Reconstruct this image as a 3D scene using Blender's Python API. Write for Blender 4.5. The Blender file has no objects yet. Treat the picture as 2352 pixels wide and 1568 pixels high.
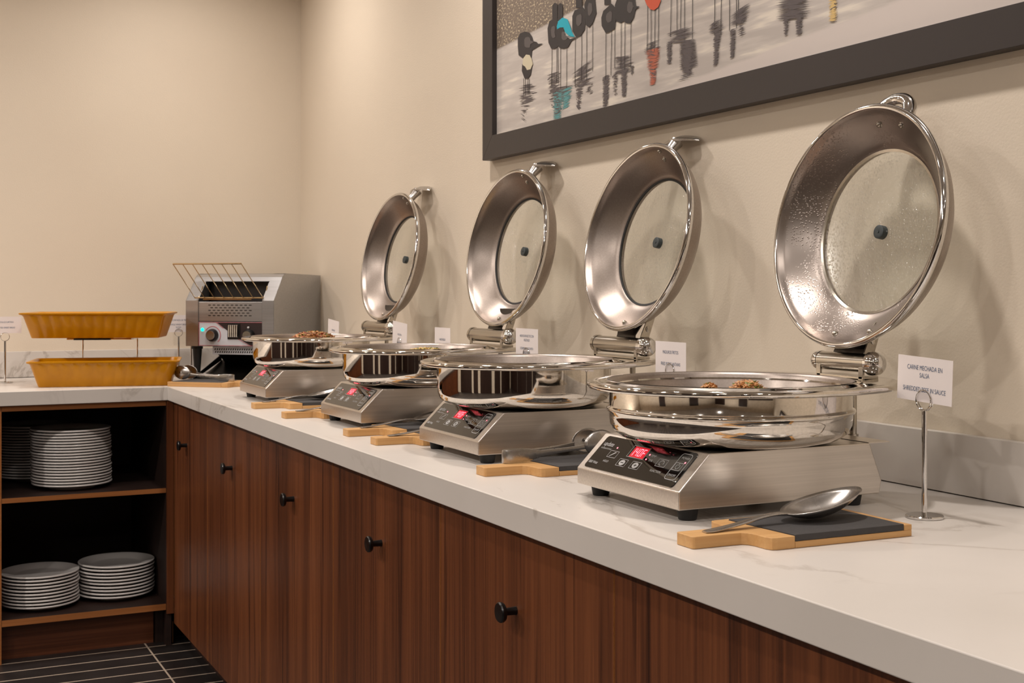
import bpy, bmesh, math, random
from mathutils import Vector, Matrix
random.seed(7)
S = bpy.context.scene
COL = S.collection
PI = math.pi
# ---------------------------------------------------------------- camera, light, exposure
cam = bpy.data.cameras.new('camera'); camo = bpy.data.objects.new('camera', cam); COL.objects.link(camo)
YAW = math.atan(1456 / 2986)
camo.location = (0, 0, 1.235); camo.rotation_euler = (PI / 2, 0, -YAW)
cam.sensor_width = 36; cam.lens = 2986 / 2352 * 36; cam.shift_y = -118 / 2352
cam.clip_start = 0.05
cam.dof.use_dof = True; cam.dof.focus_distance = 2.25; cam.dof.aperture_fstop = 20
S.camera = camo
w = bpy.data.worlds.new('world'); S.world = w; w.use_nodes = True
w.node_tree.nodes['Background'].inputs[0].default_value = (1, .92, .84, 1)
w.node_tree.nodes['Background'].inputs[1].default_value = 0.02
S.view_settings.view_transform = 'Standard'; S.view_settings.look = 'None'
S.view_settings.gamma = 1; S.view_settings.use_curve_mapping = False
S.view_settings.exposure = 0.78
CEIL = 2.75
XW, YB = 1.60, 5.31            # long wall, back wall
XL, YN = -3.6, -2.6            # the far side and the near side of the room
LIGHTS = [(x, y) for x in (1.02, -.05, -1.7) for y in (-1.3, 0.2, 1.7, 3.2, 4.6)]
for i, (x, y) in enumerate(LIGHTS):
    l = bpy.data.lights.new('downlight', 'AREA'); l.shape = 'DISK'; l.size = 0.11
    l.energy = {-1.3: 3, .2: 3.4, 1.7: 7.2, 3.2: 7, 4.6: 6}[y] if x > .5 else ((3.5 if y > 4 else 2.6) if x > -1 else (24 if y > 3 else 18)); l.color = (1, .915, .85); l.spread = math.radians(150)
    o = bpy.data.objects.new('downlight_lamp', l); COL.objects.link(o)
    o.location = (x, y, CEIL - .012)

# ---------------------------------------------------------------- materials
MATS = {}
def nm(name):
    m = bpy.data.materials.new(name); m.use_nodes = True; MATS[name] = m
    n = m.node_tree.nodes; return m, n, m.node_tree.links, n['Principled BSDF']
def lin(c):
    return tuple(((v / 255) / 12.92 if v / 255 <= .04045 else ((v / 255 + .055) / 1.055) ** 2.4) for v in c) + (1,)
def coords(n, k, kind='Object', scale=(1, 1, 1), rnd=False):
    t = n.new('ShaderNodeTexCoord'); mp = n.new('ShaderNodeMapping'); mp.inputs['Scale'].default_value = scale
    k.new(t.outputs[kind], mp.inputs['Vector'])
    if rnd:
        oi = n.new('ShaderNodeObjectInfo'); mu = n.new('ShaderNodeMath'); mu.operation = 'MULTIPLY'; mu.inputs[1].default_value = 37
        k.new(oi.outputs['Random'], mu.inputs[0]); k.new(mu.outputs[0], mp.inputs['Location'])
    return mp.outputs[0]
def noise(n, k, vec, scale, detail=4, rough=.55, dist=0):
    t = n.new('ShaderNodeTexNoise'); t.inputs['Scale'].default_value = scale; t.inputs['Detail'].default_value = detail
    t.inputs['Roughness'].default_value = rough; t.inputs['Distortion'].default_value = dist
    k.new(vec, t.inputs['Vector']); return t.outputs['Fac']
def ramp(n, k, fac, stops):
    r = n.new('ShaderNodeValToRGB'); e = r.color_ramp.elements
    while len(e) < len(stops): e.new(.5)
    for q, (p, c) in zip(e, stops): q.position = p; q.color = c
    k.new(fac, r.inputs[0]); return r.outputs[0]
def bump(n, k, fac, b, strength=.1, dist=.002):
    q = n.new('ShaderNodeBump'); q.inputs['Strength'].default_value = strength; q.inputs['Distance'].default_value = dist
    k.new(fac, q.inputs['Height']); k.new(q.outputs[0], b.inputs['Normal'])
def plain(name, rgb, rough=.5, metal=0, coat=0, emit=None, es=1, nb=0, ns=60):
    m, n, k, b = nm(name)
    b.inputs['Base Color'].default_value = lin(rgb); b.inputs['Roughness'].default_value = rough
    b.inputs['Metallic'].default_value = metal; b.inputs['Coat Weight'].default_value = coat
    if emit: b.inputs['Emission Color'].default_value = lin(emit); b.inputs['Emission Strength'].default_value = es
    if nb: bump(n, k, noise(n, k, coords(n, k), ns), b, nb)
    return m
def paint(name, rgb, rgb2):
    m, n, k, b = nm(name); v = coords(n, k)
    f = noise(n, k, v, .9, 3)
    k.new(ramp(n, k, f, [(.3, lin(rgb)), (.7, lin(rgb2))]), b.inputs['Base Color'])
    b.inputs['Roughness'].default_value = .6; b.inputs['Specular IOR Level'].default_value = .3
    bump(n, k, noise(n, k, v, 210, 3), b, .2, .002)
    return m
paint('wall_paint', (220, 208, 190), (213, 200, 182))
plain('ceiling_paint', (232, 226, 218), .8, nb=.05)
def marble():
    m, n, k, b = nm('marble'); v = coords(n, k)
    base = ramp(n, k, noise(n, k, v, 2.2, 5), [(.3, lin((209, 203, 197))), (.7, lin((200, 194, 187)))])
    mp = coords(n, k, scale=(1.0, .35, .8))
    f = noise(n, k, mp, 3.1, 7, .62, 1.6)
    vein = ramp(n, k, f, [(.482, (0, 0, 0, 1)), (.498, (1, 1, 1, 1)), (.502, (1, 1, 1, 1)), (.535, (0, 0, 0, 1))])
    f2 = ramp(n, k, noise(n, k, v, 1.7, 2), [(.44, (0, 0, 0, 1)), (.58, (1, 1, 1, 1))])
    mu = n.new('ShaderNodeMath'); mu.operation = 'MULTIPLY'; k.new(vein, mu.inputs[0]); k.new(f2, mu.inputs[1])
    m2 = n.new('ShaderNodeMath'); m2.operation = 'MULTIPLY'; m2.inputs[1].default_value = .5; k.new(mu.outputs[0], m2.inputs[0])
    mx = n.new('ShaderNodeMix'); mx.data_type = 'RGBA'; k.new(m2.outputs[0], mx.inputs[0]); k.new(base, mx.inputs[6])
    mx.inputs[7].default_value = lin((150, 140, 130)); k.new(mx.outputs[2], b.inputs['Base Color'])
    b.inputs['Roughness'].default_value = .32; b.inputs['Specular IOR Level'].default_value = .4
marble()
def wood(name, axis, dark, mid, light, rough=.36):
    m, n, k, b = nm(name)
    s = [8.5, 8.5, 8.5]; s[axis] = .28
    v = coords(n, k, scale=tuple(s), rnd=True)
    a = noise(n, k, v, 1.0, 4, .58, .9)
    s2 = [90, 90, 90]; s2[axis] = 1.2
    f = noise(n, k, coords(n, k, scale=tuple(s2), rnd=True), 1.5, 4, .6, .2)
    ad = n.new('ShaderNodeMix'); ad.inputs[0].default_value = .45; k.new(a, ad.inputs[2]); k.new(f, ad.inputs[3])
    cr = ramp(n, k, ad.outputs[0], [(.30, lin(dark)), (.47, lin(mid)), (.66, lin(light))])
    s3 = [26, 26, 26]; s3[axis] = .7
    vn = ramp(n, k, noise(n, k, coords(n, k, scale=tuple(s3), rnd=True), 1, 3, .6, 1.2), [(.56, (1, 1, 1, 1)), (.70, (.38, .34, .32, 1))])
    mx = n.new('ShaderNodeMix'); mx.data_type = 'RGBA'; mx.blend_type = 'MULTIPLY'; mx.inputs[0].default_value = 1 if axis == 2 else .15
    k.new(cr, mx.inputs[6]); k.new(vn, mx.inputs[7]); k.new(mx.outputs[2], b.inputs['Base Color'])
    b.inputs['Roughness'].default_value = rough; b.inputs['Specular IOR Level'].default_value = .4
    bump(n, k, f, b, .08, .0006)
    return m
wood('walnut', 2, (40, 20, 12), (90, 49, 27), (120, 70, 40))
wood('walnut_flat', 0, (54, 26, 15), (88, 48, 28), (112, 66, 40))
wood('walnut_dark', 2, (26, 15, 11), (40, 24, 18), (52, 32, 23), .5)
wood('shelf_inside_shaded', 0, (22, 12, 9), (34, 19, 14), (44, 26, 19), .6)  # darker walnut: the shade inside the open unit is put into the colour
wood('edge_band', 0, (128, 78, 40), (146, 92, 50), (160, 104, 60))
wood('bamboo', 0, (176, 130, 78), (194, 148, 94), (204, 162, 108), .45)
def steel(name, rgb, rough, axis=None, nb=.06, var=.08):
    m, n, k, b = nm(name); b.inputs['Metallic'].default_value = 1
    s = [260, 260, 260]
    if axis is not None: s[axis] = 4
    f = noise(n, k, coords(n, k, scale=tuple(s)), 1, 3)
    c = lin(rgb); c2 = tuple(x * .86 for x in c[:3]) + (1,)
    k.new(ramp(n, k, f, [(.3, c2), (.7, c)]), b.inputs['Base Color'])
    g = noise(n, k, coords(n, k), 9, 4)
    mr = n.new('ShaderNodeMapRange'); mr.inputs['To Min'].default_value = max(.02, rough - var); mr.inputs['To Max'].default_value = rough + var
    k.new(g, mr.inputs[0]); k.new(mr.outputs[0], b.inputs['Roughness'])
    if nb: bump(n, k, f, b, nb, .0003)
    return m
steel('polished_steel', (226, 220, 212), .05, None, 0, .02)
steel('chrome', (224, 222, 220), .07, None, 0, .02)
steel('brushed_steel', (216, 209, 201), .30, 0)
steel('lid_steel', (166, 155, 147), .36, None, .05)
steel('worn_steel', (190, 184, 174), .2, 1, .1, .08)
steel('toaster_steel', (190, 190, 192), .34, 0)
steel('spoon_steel', (186, 182, 178), .27, None, 0)
steel('dark_steel', (70, 66, 62), .3, None, 0)
def wet():
    m, n, k, b = nm('wet_lid_steel'); b.inputs['Metallic'].default_value = 1
    b.inputs['Base Color'].default_value = lin((166, 156, 149)); b.inputs['Roughness'].default_value = .32
    v = coords(n, k); t = n.new('ShaderNodeTexVoronoi'); t.inputs['Scale'].default_value = 230; k.new(v, t.inputs['Vector'])
    msk = ramp(n, k, noise(n, k, v, 7, 4), [(.42, (0, 0, 0, 1)), (.6, (1, 1, 1, 1))])
    d = ramp(n, k, t.outputs['Distance'], [(0, (1, 1, 1, 1)), (.4, (0, 0, 0, 1))])
    mu = n.new('ShaderNodeMath'); mu.operation = 'MULTIPLY'; k.new(msk, mu.inputs[0]); k.new(d, mu.inputs[1])
    bump(n, k, mu.outputs[0], b, .55, .0012)
wet()
def glass():
    # thin pane: see-through with a real gloss layer; drops stand out as fine relief
    m, n, k, b = nm('lid_glass'); n.remove(b); out = n['Material Output']
    tr = n.new('ShaderNodeBsdfTransparent'); tr.inputs[0].default_value = (.95, .965, .955, 1)
    gl = n.new('ShaderNodeBsdfGlossy'); gl.inputs['Roughness'].default_value = .13
    fr = n.new('ShaderNodeLayerWeight'); fr.inputs[0].default_value = .35
    pw = n.new('ShaderNodeMath'); pw.operation = 'POWER'; pw.inputs[1].default_value = 3; k.new(fr.outputs['Facing'], pw.inputs[0])
    ma = n.new('ShaderNodeMath'); ma.operation = 'MULTIPLY_ADD'; ma.inputs[1].default_value = .6; ma.inputs[2].default_value = .09; k.new(pw.outputs[0], ma.inputs[0])
    mx = n.new('ShaderNodeMixShader'); k.new(ma.outputs[0], mx.inputs[0]); k.new(tr.outputs[0], mx.inputs[1]); k.new(gl.outputs[0], mx.inputs[2])
    k.new(mx.outputs[0], out.inputs['Surface'])
    v = coords(n, k); t = n.new('ShaderNodeTexVoronoi'); t.inputs['Scale'].default_value = 210; k.new(v, t.inputs['Vector'])
    msk = ramp(n, k, noise(n, k, v, 11, 4), [(.36, (0, 0, 0, 1)), (.55, (1, 1, 1, 1))])
    d = ramp(n, k, t.outputs['Distance'], [(0, (1, 1, 1, 1)), (.45, (0, 0, 0, 1))])
    mu = n.new('ShaderNodeMath'); mu.operation = 'MULTIPLY'; k.new(msk, mu.inputs[0]); k.new(d, mu.inputs[1])
    q = n.new('ShaderNodeBump'); q.inputs['Strength'].default_value = 1; q.inputs['Distance'].default_value = .0025
    k.new(mu.outputs[0], q.inputs['Height']); k.new(q.outputs[0], gl.inputs['Normal'])
glass()
plain('black_rubber', (22, 22, 22), .6)
plain('black_metal', (14, 13, 13), .28)
plain('black_enamel', (16, 15, 15), .25)
plain('black_glass', (7, 7, 8), .06, coat=.3)
plain('grey_rubber', (48, 56, 58), .5)
plain('slate', (60, 58, 58), .75, nb=.4, ns=90)
plain('porcelain', (205, 200, 196), .22, coat=.3)
plain('card', (224, 216, 214), .8)
plain('ink_blue', (74, 92, 120), .8)
plain('white_print', (190, 190, 190), .5)
plain('red_line', (190, 60, 66), .5)
plain('led_red', (255, 150, 160), .5, emit=(255, 120, 135), es=1.6)
plain('led_field', (150, 0, 20), .5, emit=(205, 8, 34), es=.5)
plain('led_green', (0, 220, 170), .5, emit=(0, 235, 190), es=1.6)
plain('panel_grey', (196, 198, 204), .35)
plain('panel_dark', (42, 30, 30), .4)
plain('frame_black', (50, 44, 43), .45, nb=.08)
plain('frame_lip', (14, 13, 12), .5)
plain('heater_dark', (26, 20, 18), .5)
plain('brass_wire', (176, 150, 110), .25, metal=1)
plain('grout', (150, 134, 118), .8)
plain('pic_dark', (44, 38, 37), .6); plain('pic_grey', (84, 77, 75), .6); plain('pic_reflect', (88, 80, 80), .6); plain('pic_teal', (10, 160, 180), .6); plain('pic_orange', (205, 84, 52), .6)
plain('pic_cream', (196, 186, 160), .6); plain('pic_tealr', (88, 144, 146), .6); plain('pic_oranger', (176, 96, 72), .6)
plain('pic_yellow', (206, 176, 116), .6)
plain('meat', (192, 140, 88), .5); plain('meat_dark', (136, 90, 54), .5); plain('green_bit', (104, 120, 52), .5); plain('red_bit', (150, 56, 40), .5)
def tray_mat():
    m, n, k, b = nm('mustard_glaze'); v = coords(n, k)
    k.new(ramp(n, k, noise(n, k, v, 18, 3), [(.3, lin((184, 122, 0))), (.7, lin((198, 134, 0)))]), b.inputs['Base Color'])
    b.inputs['Roughness'].default_value = .3; b.inputs['Coat Weight'].default_value = .12; b.inputs['Specular IOR Level'].default_value = .35
tray_mat()
def tile_mat(name, brick=False):
    m, n, k, b = nm(name)
    v = coords(n, k, rnd=not brick)
    c = ramp(n, k, noise(n, k, v, 14, 5), [(.3, lin((24, 20, 19))), (.75, lin((38, 33, 31)))])
    if brick:
        t = n.new('ShaderNodeTexBrick'); t.offset = 0; t.inputs['Scale'].default_value = 1
        t.inputs['Brick Width'].default_value = .6; t.inputs['Row Height'].default_value = .1; t.inputs['Mortar Size'].default_value = .0022
        t.inputs['Mortar'].default_value = lin((120, 104, 92)); k.new(v, t.inputs['Vector']); k.new(c, t.inputs['Color1']); k.new(c, t.inputs['Color2'])
        c = t.outputs[0]
    k.new(c, b.inputs['Base Color']); b.inputs['Roughness'].default_value = .42
tile_mat('floor_tile'); tile_mat('floor_far', True)
def print_bg():
    m, n, k, b = nm('print_water')
    v = coords(n, k); sx = n.new('ShaderNodeSeparateXYZ'); k.new(v, sx.inputs[0])     # y: along the print (right = -y), z: up
    v2 = coords(n, k, scale=(1, 5, 46))
    rip = noise(n, k, v2, 1.0, 3)
    water = ramp(n, k, rip, [(.40, lin((182, 174, 168))), (.56, lin((196, 188, 181))), (.68, lin((222, 213, 200)))])
    foam = ramp(n, k, noise(n, k, coords(n, k, scale=(1, 110, 190)), 1, 2), [(.42, lin((112, 100, 90))), (.56, lin((124, 112, 100))), (.68, lin((206, 190, 160)))])
    # shoreline: foam above a line falling to the right; beach at the lower right
    ma = n.new('ShaderNodeMath'); ma.operation = 'MULTIPLY_ADD'; k.new(sx.outputs[1], ma.inputs[0]); ma.inputs[1].default_value = .05; ma.inputs[2].default_value = 0
    s1 = n.new('ShaderNodeMath'); s1.operation = 'ADD'; k.new(sx.outputs[2], s1.inputs[0]); k.new(ma.outputs[0], s1.inputs[1])
    mr = n.new('ShaderNodeMapRange'); k.new(s1.outputs[0], mr.inputs[0]); mr.inputs[1].default_value = .237; mr.inputs[2].default_value = .243
    mx = n.new('ShaderNodeMix'); mx.data_type = 'RGBA'; k.new(mr.outputs[0], mx.inputs[0]); k.new(water, mx.inputs[6]); k.new(foam, mx.inputs[7])
    # beach wedge: z < .09*( -y - 1.0)
    m3 = n.new('ShaderNodeMath'); m3.operation = 'MULTIPLY_ADD'; k.new(sx.outputs[1], m3.inputs[0]); m3.inputs[1].default_value = -.0705; m3.inputs[2].default_value = -.0645
    nz = noise(n, k, coords(n, k, scale=(1, 8, 20)), 1, 3)
    m5 = n.new('ShaderNodeMath'); m5.operation = 'MULTIPLY_ADD'; k.new(nz, m5.inputs[0]); m5.inputs[1].default_value = .012; k.new(m3.outputs[0], m5.inputs[2])
    m4 = n.new('ShaderNodeMath'); m4.operation = 'SUBTRACT'; k.new(m5.outputs[0], m4.inputs[0]); k.new(sx.outputs[2], m4.inputs[1])
    mr2 = n.new('ShaderNodeMapRange'); k.new(m4.outputs[0], mr2.inputs[0]); mr2.inputs[1].default_value = -.003; mr2.inputs[2].default_value = .004
    mx2 = n.new('ShaderNodeMix'); mx2.data_type = 'RGBA'; k.new(mr2.outputs[0], mx2.inputs[0]); k.new(mx.outputs[2], mx2.inputs[6]); mx2.inputs[7].default_value = lin((206, 196, 190))
    k.new(mx2.outputs[2], b.inputs['Base Color']); b.inputs['Roughness'].default_value = .35
print_bg()

# ---------------------------------------------------------------- mesh helpers
class MB:
    def __init__(s): s.v = []; s.f = []
    def add(s, vs, fs):
        o = len(s.v); s.v += [tuple(p) for p in vs]; s.f += [tuple(i + o for i in f) for f in fs]; return s
    def box(s, x0, x1, y0, y1, z0, z1):
        vs = [(x, y, z) for x in (x0, x1) for y in (y0, y1) for z in (z0, z1)]
        return s.add(vs, [(0, 1, 3, 2), (4, 6, 7, 5), (0, 4, 5, 1), (2, 3, 7, 6), (0, 2, 6, 4), (1, 5, 7, 3)])
    def prism(s, poly, a0, a1, axis=2):
        # poly in the two other axes, extruded along axis
        def P(p, a):
            return {0: (a, p[0], p[1]), 1: (p[0], a, p[1]), 2: (p[0], p[1], a)}[axis]
        n = len(poly)
        return s.add([P(p, a0) for p in poly] + [P(p, a1) for p in poly],
                     [tuple(range(n))[::-1], tuple(range(n, 2 * n))] + [(i, (i + 1) % n, n + (i + 1) % n, n + i) for i in range(n)])
    def lathe(s, prof, seg=48, M=None, closed=False, xs=None):
        # prof (r, z); xs(angle) optional radial offset multiplier
        M = M or Matrix(); o = []; n = len(prof)
        for i in range(seg):
            a = 2 * PI * i / seg
            for (r, z) in prof:
                rr = xs(a, r, z) if xs else r
                o.append(M @ Vector((rr * math.cos(a), rr * math.sin(a), z)))
        fs = []
        for i in range(seg):
            j = (i + 1) % seg
            for q in range(n if closed else n - 1):
                q2 = (q + 1) % n
                fs.append((i * n + q, j * n + q, j * n + q2, i * n + q2))
        return s.add(o, fs)
    def loft(s, rings, cap=True, closed=False):
        n = len(rings[0]); vs = [p for r in rings for p in r]; fs = []
        m = len(rings)
        for i in range(m if closed else m - 1):
            i2 = (i + 1) % m
            for j in range(n):
                j2 = (j + 1) % n; fs.append((i * n + j, i * n + j2, i2 * n + j2, i2 * n + j))
        if cap and not closed: fs += [tuple(range(n))[::-1], tuple((m - 1) * n + j for j in range(n))]
        return s.add(vs, fs)
    def tube(s, pts, r, seg=8, closed=False):
        pts = [Vector(p) for p in pts]; rings = []; N = len(pts); up = None
        for i, p in enumerate(pts):
            a = pts[(i - 1) % N] if (closed or i > 0) else p; b = pts[(i + 1) % N] if (closed or i < N - 1) else p
            t = (b - a).normalized()
            if up is None: up = t.orthogonal().normalized()
            u = (up - t * up.dot(t))
            u = u.normalized() if u.length > 1e-6 else t.orthogonal().normalized()
            up = u; q = t.cross(u); rr = r[i] if isinstance(r, (list, tuple)) else r
            rings.append([p + rr * (math.cos(2 * PI * k / seg) * u + math.sin(2 * PI * k / seg) * q) for k in range(seg)])
        return s.loft(rings, True, closed)
    def ribbon(s, pts, wdir, widths, th):
        # flat strip: centre line pts, width along wdir
        pts = [Vector(p) for p in pts]; rings = []; N = len(pts)
        for i, p in enumerate(pts):
            t = (pts[min(i + 1, N - 1)] - pts[max(i - 1, 0)]).normalized()
            W = Vector(wdir[i] if isinstance(wdir, list) else wdir).normalized(); nn = t.cross(W).normalized()
            wd = widths[i] / 2; h = (th[i] if isinstance(th, list) else th) / 2
            rings.append([p - W * wd - nn * h * .4, p - W * wd * .8 - nn * h, p + W * wd * .8 - nn * h, p + W * wd - nn * h * .4, p + W * wd + nn * h * .4, p + W * wd * .8 + nn * h, p - W * wd * .8 + nn * h, p - W * wd + nn * h * .4])
        return s.loft(rings)
    def xf(s, M): s.v = [tuple(M @ Vector(p)) for p in s.v]; return s
    def build(s, name, mat, parent=None, smooth=False, bevel=0, ang=35, sub=0):
        me = bpy.data.meshes.new(name); me.from_pydata([tuple(p) for p in s.v], [], s.f)
        bm = bmesh.new(); bm.from_mesh(me); bmesh.ops.recalc_face_normals(bm, faces=bm.faces); bm.to_mesh(me); bm.free()
        me.materials.append(MATS[mat])
        o = bpy.data.objects.new(name, me); COL.objects.link(o)
        if parent: o.parent = parent
        if smooth:
            me.polygons.foreach_set('use_smooth', [True] * len(me.polygons)); me.set_sharp_from_angle(angle=math.radians(ang))
        if bevel:
            b = o.modifiers.new('bevel', 'BEVEL'); b.width = bevel; b.segments = 2; b.limit_method = 'ANGLE'; b.angle_limit = math.radians(35)
            b.harden_normals = False
        if sub:
            q = o.modifiers.new('sub', 'SUBSURF'); q.levels = sub; q.render_levels = sub
        return o
def tag(o, label=None, cat=None, group=None, kind=None):
    for k_, v_ in (('label', label), ('category', cat), ('group', group), ('kind', kind)):
        if v_: o[k_] = v_
    return o
def thing(name, loc, label, cat, group=None, rz=0):
    o = bpy.data.objects.new(name, None); COL.objects.link(o); o.empty_display_size = .05
    o.location = loc; o.rotation_euler = (0, 0, rz); return tag(o, label, cat, group)
def copy_tree(o, parent=None):
    c = o.copy(); COL.objects.link(c); c.parent = parent
    for ch in [x for x in bpy.data.objects if x.parent == o]: copy_tree(ch, c)
    return c
def text(name, lines, size, mat, parent, M, align='CENTER', space=1.0, lead=1.25, xs=1.0):
    cu = bpy.data.curves.new(name, 'FONT'); cu.body = '\n'.join(lines); cu.size = size; cu.align_x = align; cu.align_y = 'CENTER'
    cu.space_character = space; cu.space_line = lead; cu.resolution_u = 3
    t = bpy.data.objects.new(name, cu); COL.objects.link(t)
    bpy.context.view_layer.update()
    me = bpy.data.meshes.new_from_object(t.evaluated_get(bpy.context.evaluated_depsgraph_get()))
    bpy.data.objects.remove(t); bpy.data.curves.remove(cu)
    me.transform(M @ Matrix.Diagonal((xs, 1, 1, 1))); me.materials.clear(); me.materials.append(MATS[mat]); me.name = name
    o = bpy.data.objects.new(name, me); COL.objects.link(o); o.parent = parent
    return o
def bez(p0, p1, p2, n):
    p0, p1, p2 = Vector(p0), Vector(p1), Vector(p2)
    return [(1 - t) ** 2 * p0 + 2 * t * (1 - t) * p1 + t * t * p2 for t in [i / n for i in range(n + 1)]]
def frameM(o, x, y, z):   # columns
    M = Matrix.Identity(4)
    for i, a in enumerate((x, y, z, o)):
        for j in range(3): M[j][i] = a[j]
    return M

# ---------------------------------------------------------------- the room
MB().box(XW, XW + .12, YN, YB + .12, 0, CEIL).build('wall_right', 'wall_paint').__setitem__('kind', 'structure')
MB().box(XL, XW, YB, YB + .12, 0, CEIL).build('wall_back', 'wall_paint').__setitem__('kind', 'structure')
MB().box(XL - .12, XL, YN, YB + .12, 0, CEIL).build('wall_left', 'wall_paint').__setitem__('kind', 'structure')
MB().box(XL - .12, XW + .12, YN - .12, YN, 0, CEIL).build('wall_front', 'wall_paint').__setitem__('kind', 'structure')
MB().box(XL - .12, XW + .12, YN - .12, YB + .12, CEIL, CEIL + .1).build('ceiling', 'ceiling_paint').__setitem__('kind', 'structure')
fl = MB().box(XL, XW, YN, YB, -.06, -.003).build('floor', 'floor_far'); fl['kind'] = 'structure'
MB().box(-.36, 1.04, 3.40, 4.69, -.003, -.0003).build('grout_bed', 'grout', fl)
tile_me = {}
for (xa, xb) in ((-.36, .238), (.238, .838), (.838, 1.04)):
    for r in range(13):
        y0 = 3.395 + r * .1
        y1 = min(y0 + .1, 4.69)
        key = (round(xb - xa, 3), round(y1 - y0, 3))
        if key not in tile_me:
            L, Wd = key
            tile_me[key] = MB().box(.003, L - .003, .0042, Wd - .0042, -.0012, 0).build('floor_tile', 'floor_tile', fl)
            tile_me[key].location = (xa, y0, 0)
        else:
            c = tile_me[key].copy(); COL.objects.link(c); c.location = (xa, y0, 0); c.parent = fl
# dark panels added on two unseen walls to give the steel dark reflections
tw = MB()
for y0, y1, h in ((-2.4, -.9, 1.15), (-.7, .1, 2.2), (.5, 1.9, 1.0), (2.2, 2.75, 2.2), (3.0, 4.7, 1.1)): tw.box(XL, XL + .06, y0, y1, 0, h)
tw.build('reflection_panels_1', 'walnut_dark', bevel=.003)['kind'] = 'structure'
tw = MB()
for x0, x1, h in ((-3.5, -2.3, 2.1), (-2.25, -1.0, 1.15), (-.95, -.3, 2.1), (-.2, 1.5, 1.3)): tw.box(x0, x1, YN, YN + .06, 0, h)
tw.build('reflection_panels_2', 'walnut_dark', bevel=.003)['kind'] = 'structure'
for i, (x, y) in enumerate(LIGHTS):
    if i == 0:
        dl = MB().lathe([(.058, 0), (.062, -.006), (.082, -.008), (.086, 0)], 32, closed=True).build('trim_3', 'ceiling_paint', smooth=True)
        dl['kind'] = 'structure'; dl.location = (x, y, CEIL - .001)
    else:
        c = dl.copy(); COL.objects.link(c); c.location = (x, y, CEIL - .001)

# ---------------------------------------------------------------- worktop and splashback
XF, YF = .903, 4.575
ct = MB().prism([(XF, YN + .8), (XW - .001, YN + .8), (XW - .001, YB - .001), (-2.6, YB - .001), (-2.6, YF), (XF, YF)], .853, .9)
tag(ct.build('worktop', 'marble', bevel=.0015), 'white veined stone worktop running along both walls and round the corner', 'worktop')
sp = MB().box(1.583, 1.5995, YN + .8, YB - .001, .9018, 1.0)
tag(sp.build('splashback', 'marble', bevel=.001), 'low stone upstand behind the chafing dishes along the right wall', 'splashback')
sp = MB().box(-2.6, 1.5825, 5.293, YB - .0005, .9018, 1.0)
tag(sp.build('splashback', 'marble', bevel=.001), 'low stone upstand on the back wall behind the mustard trays', 'splashback')

# ---------------------------------------------------------------- cabinets on the right run
D0, DZ0, DZ1 = .925, .078, .846
def door_unit(y0, y1, label, knob_y=None, first=None):
    t = thing('base_cabinet', (D0, y0, 0), label, 'cabinet', 'walnut base cabinets under the right worktop')
    L = y1 - y0
    MB().box(.021, .62, 0, L, .075, .852).build('carcass', 'walnut_dark', t)
    MB().box(.055, .07, 0, L, 0, .075).build('toe_kick', 'walnut_dark', t)
    d = MB().box(0, .019, .0015, L - .0015, DZ0, DZ1).build('door', 'walnut', t, bevel=.0004)
    e = MB()
    for a in (.0012, L - .0022): e.box(-.0004, .019, a, a + .001, DZ0, DZ1)
    e.box(-.0004, .019, .0012, L - .0012, DZ1 - .0006, DZ1 + .0006)
    e.build('edge_strip', 'edge_band', d)
    ky = (knob_y - y0) if knob_y else L / 2
    M = Matrix.Translation((0, ky, .718)) @ Matrix.Rotation(-PI / 2, 4, 'Y')
    MB().lathe([(0, 0), (.0072, 0), (.0066, .004), (.0062, .018), (.0075, .021), (.0150, .0225), (.0165, .025), (.0165, .029), (.0148, .0312), (0, .0318)], 32, M).build('knob', 'black_metal', d, smooth=True)
    return t
names = ['walnut cabinet at the bottom right corner of the photo, its knob below the frame', 'walnut cabinet under the nearest chafing dish, its knob largest of all',
         'walnut cabinet with the second largest black knob, below the second cooker', 'walnut cabinet with the third largest black knob, middle of the run',
         'last full width walnut cabinet before the narrow corner one', 'narrow walnut cabinet with black knob tight in the inner corner']
ys = [.947, 1.571, 2.195, 2.819, 3.443, 4.067]
for nme, y in zip(names, ys):
    door_unit(y, y + .624 if y < 4 else 4.574, nme, 4.37 if y > 4 else None)
door_unit(.323, .947, 'walnut cabinet under the bare end of the worktop, below the frame edge')

# ---------------------------------------------------------------- open shelf unit on the back run
t = thing('open_shelf_unit', (0, 4.59, 0), 'open walnut shelf unit holding plate stacks under the back worktop', 'shelf unit')
DP = .70
MB().box(.348, .366, 0, DP, .0, .852).build('side_panel', 'walnut', t)
MB().box(.900, .918, 0, DP, .0, .852).build('side_panel', 'shelf_inside_shaded', t)
MB().box(.366, .900, DP - .012, DP, .0, .852).build('back_panel', 'shelf_inside_shaded', t)
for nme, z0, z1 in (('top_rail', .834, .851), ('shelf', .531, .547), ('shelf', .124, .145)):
    q = MB().box(.3665, .8995, .0015, DP - .013, z0, z1).build(nme, 'shelf_inside_shaded', t)
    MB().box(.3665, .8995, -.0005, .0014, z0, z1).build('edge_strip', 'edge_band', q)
MB().box(.348, .3655, -.001, 0, 0.0, .852).build('edge_strip', 'edge_band', t)
MB().box(.3665, .868, .06, .075, 0, .123).build('toe_kick', 'walnut_flat', t)
MB().box(.872, .899, .05, .064, 0, .121).build('filler_strip', 'walnut_dark', t)
MB().box(.9005, .9242, -.012, -.001, .112, .850).build('filler_strip', 'walnut', t)
for xq, yq in ((.909, .046), (.927, .028)): MB().box(xq, xq + .003, yq, yq + .012, 0, .075).build('edge_strip', 'edge_band', t)
MB().box(-2.5, .347, 4.60, 5.29, .0, .852).build('closed_cabinet', 'walnut')
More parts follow.
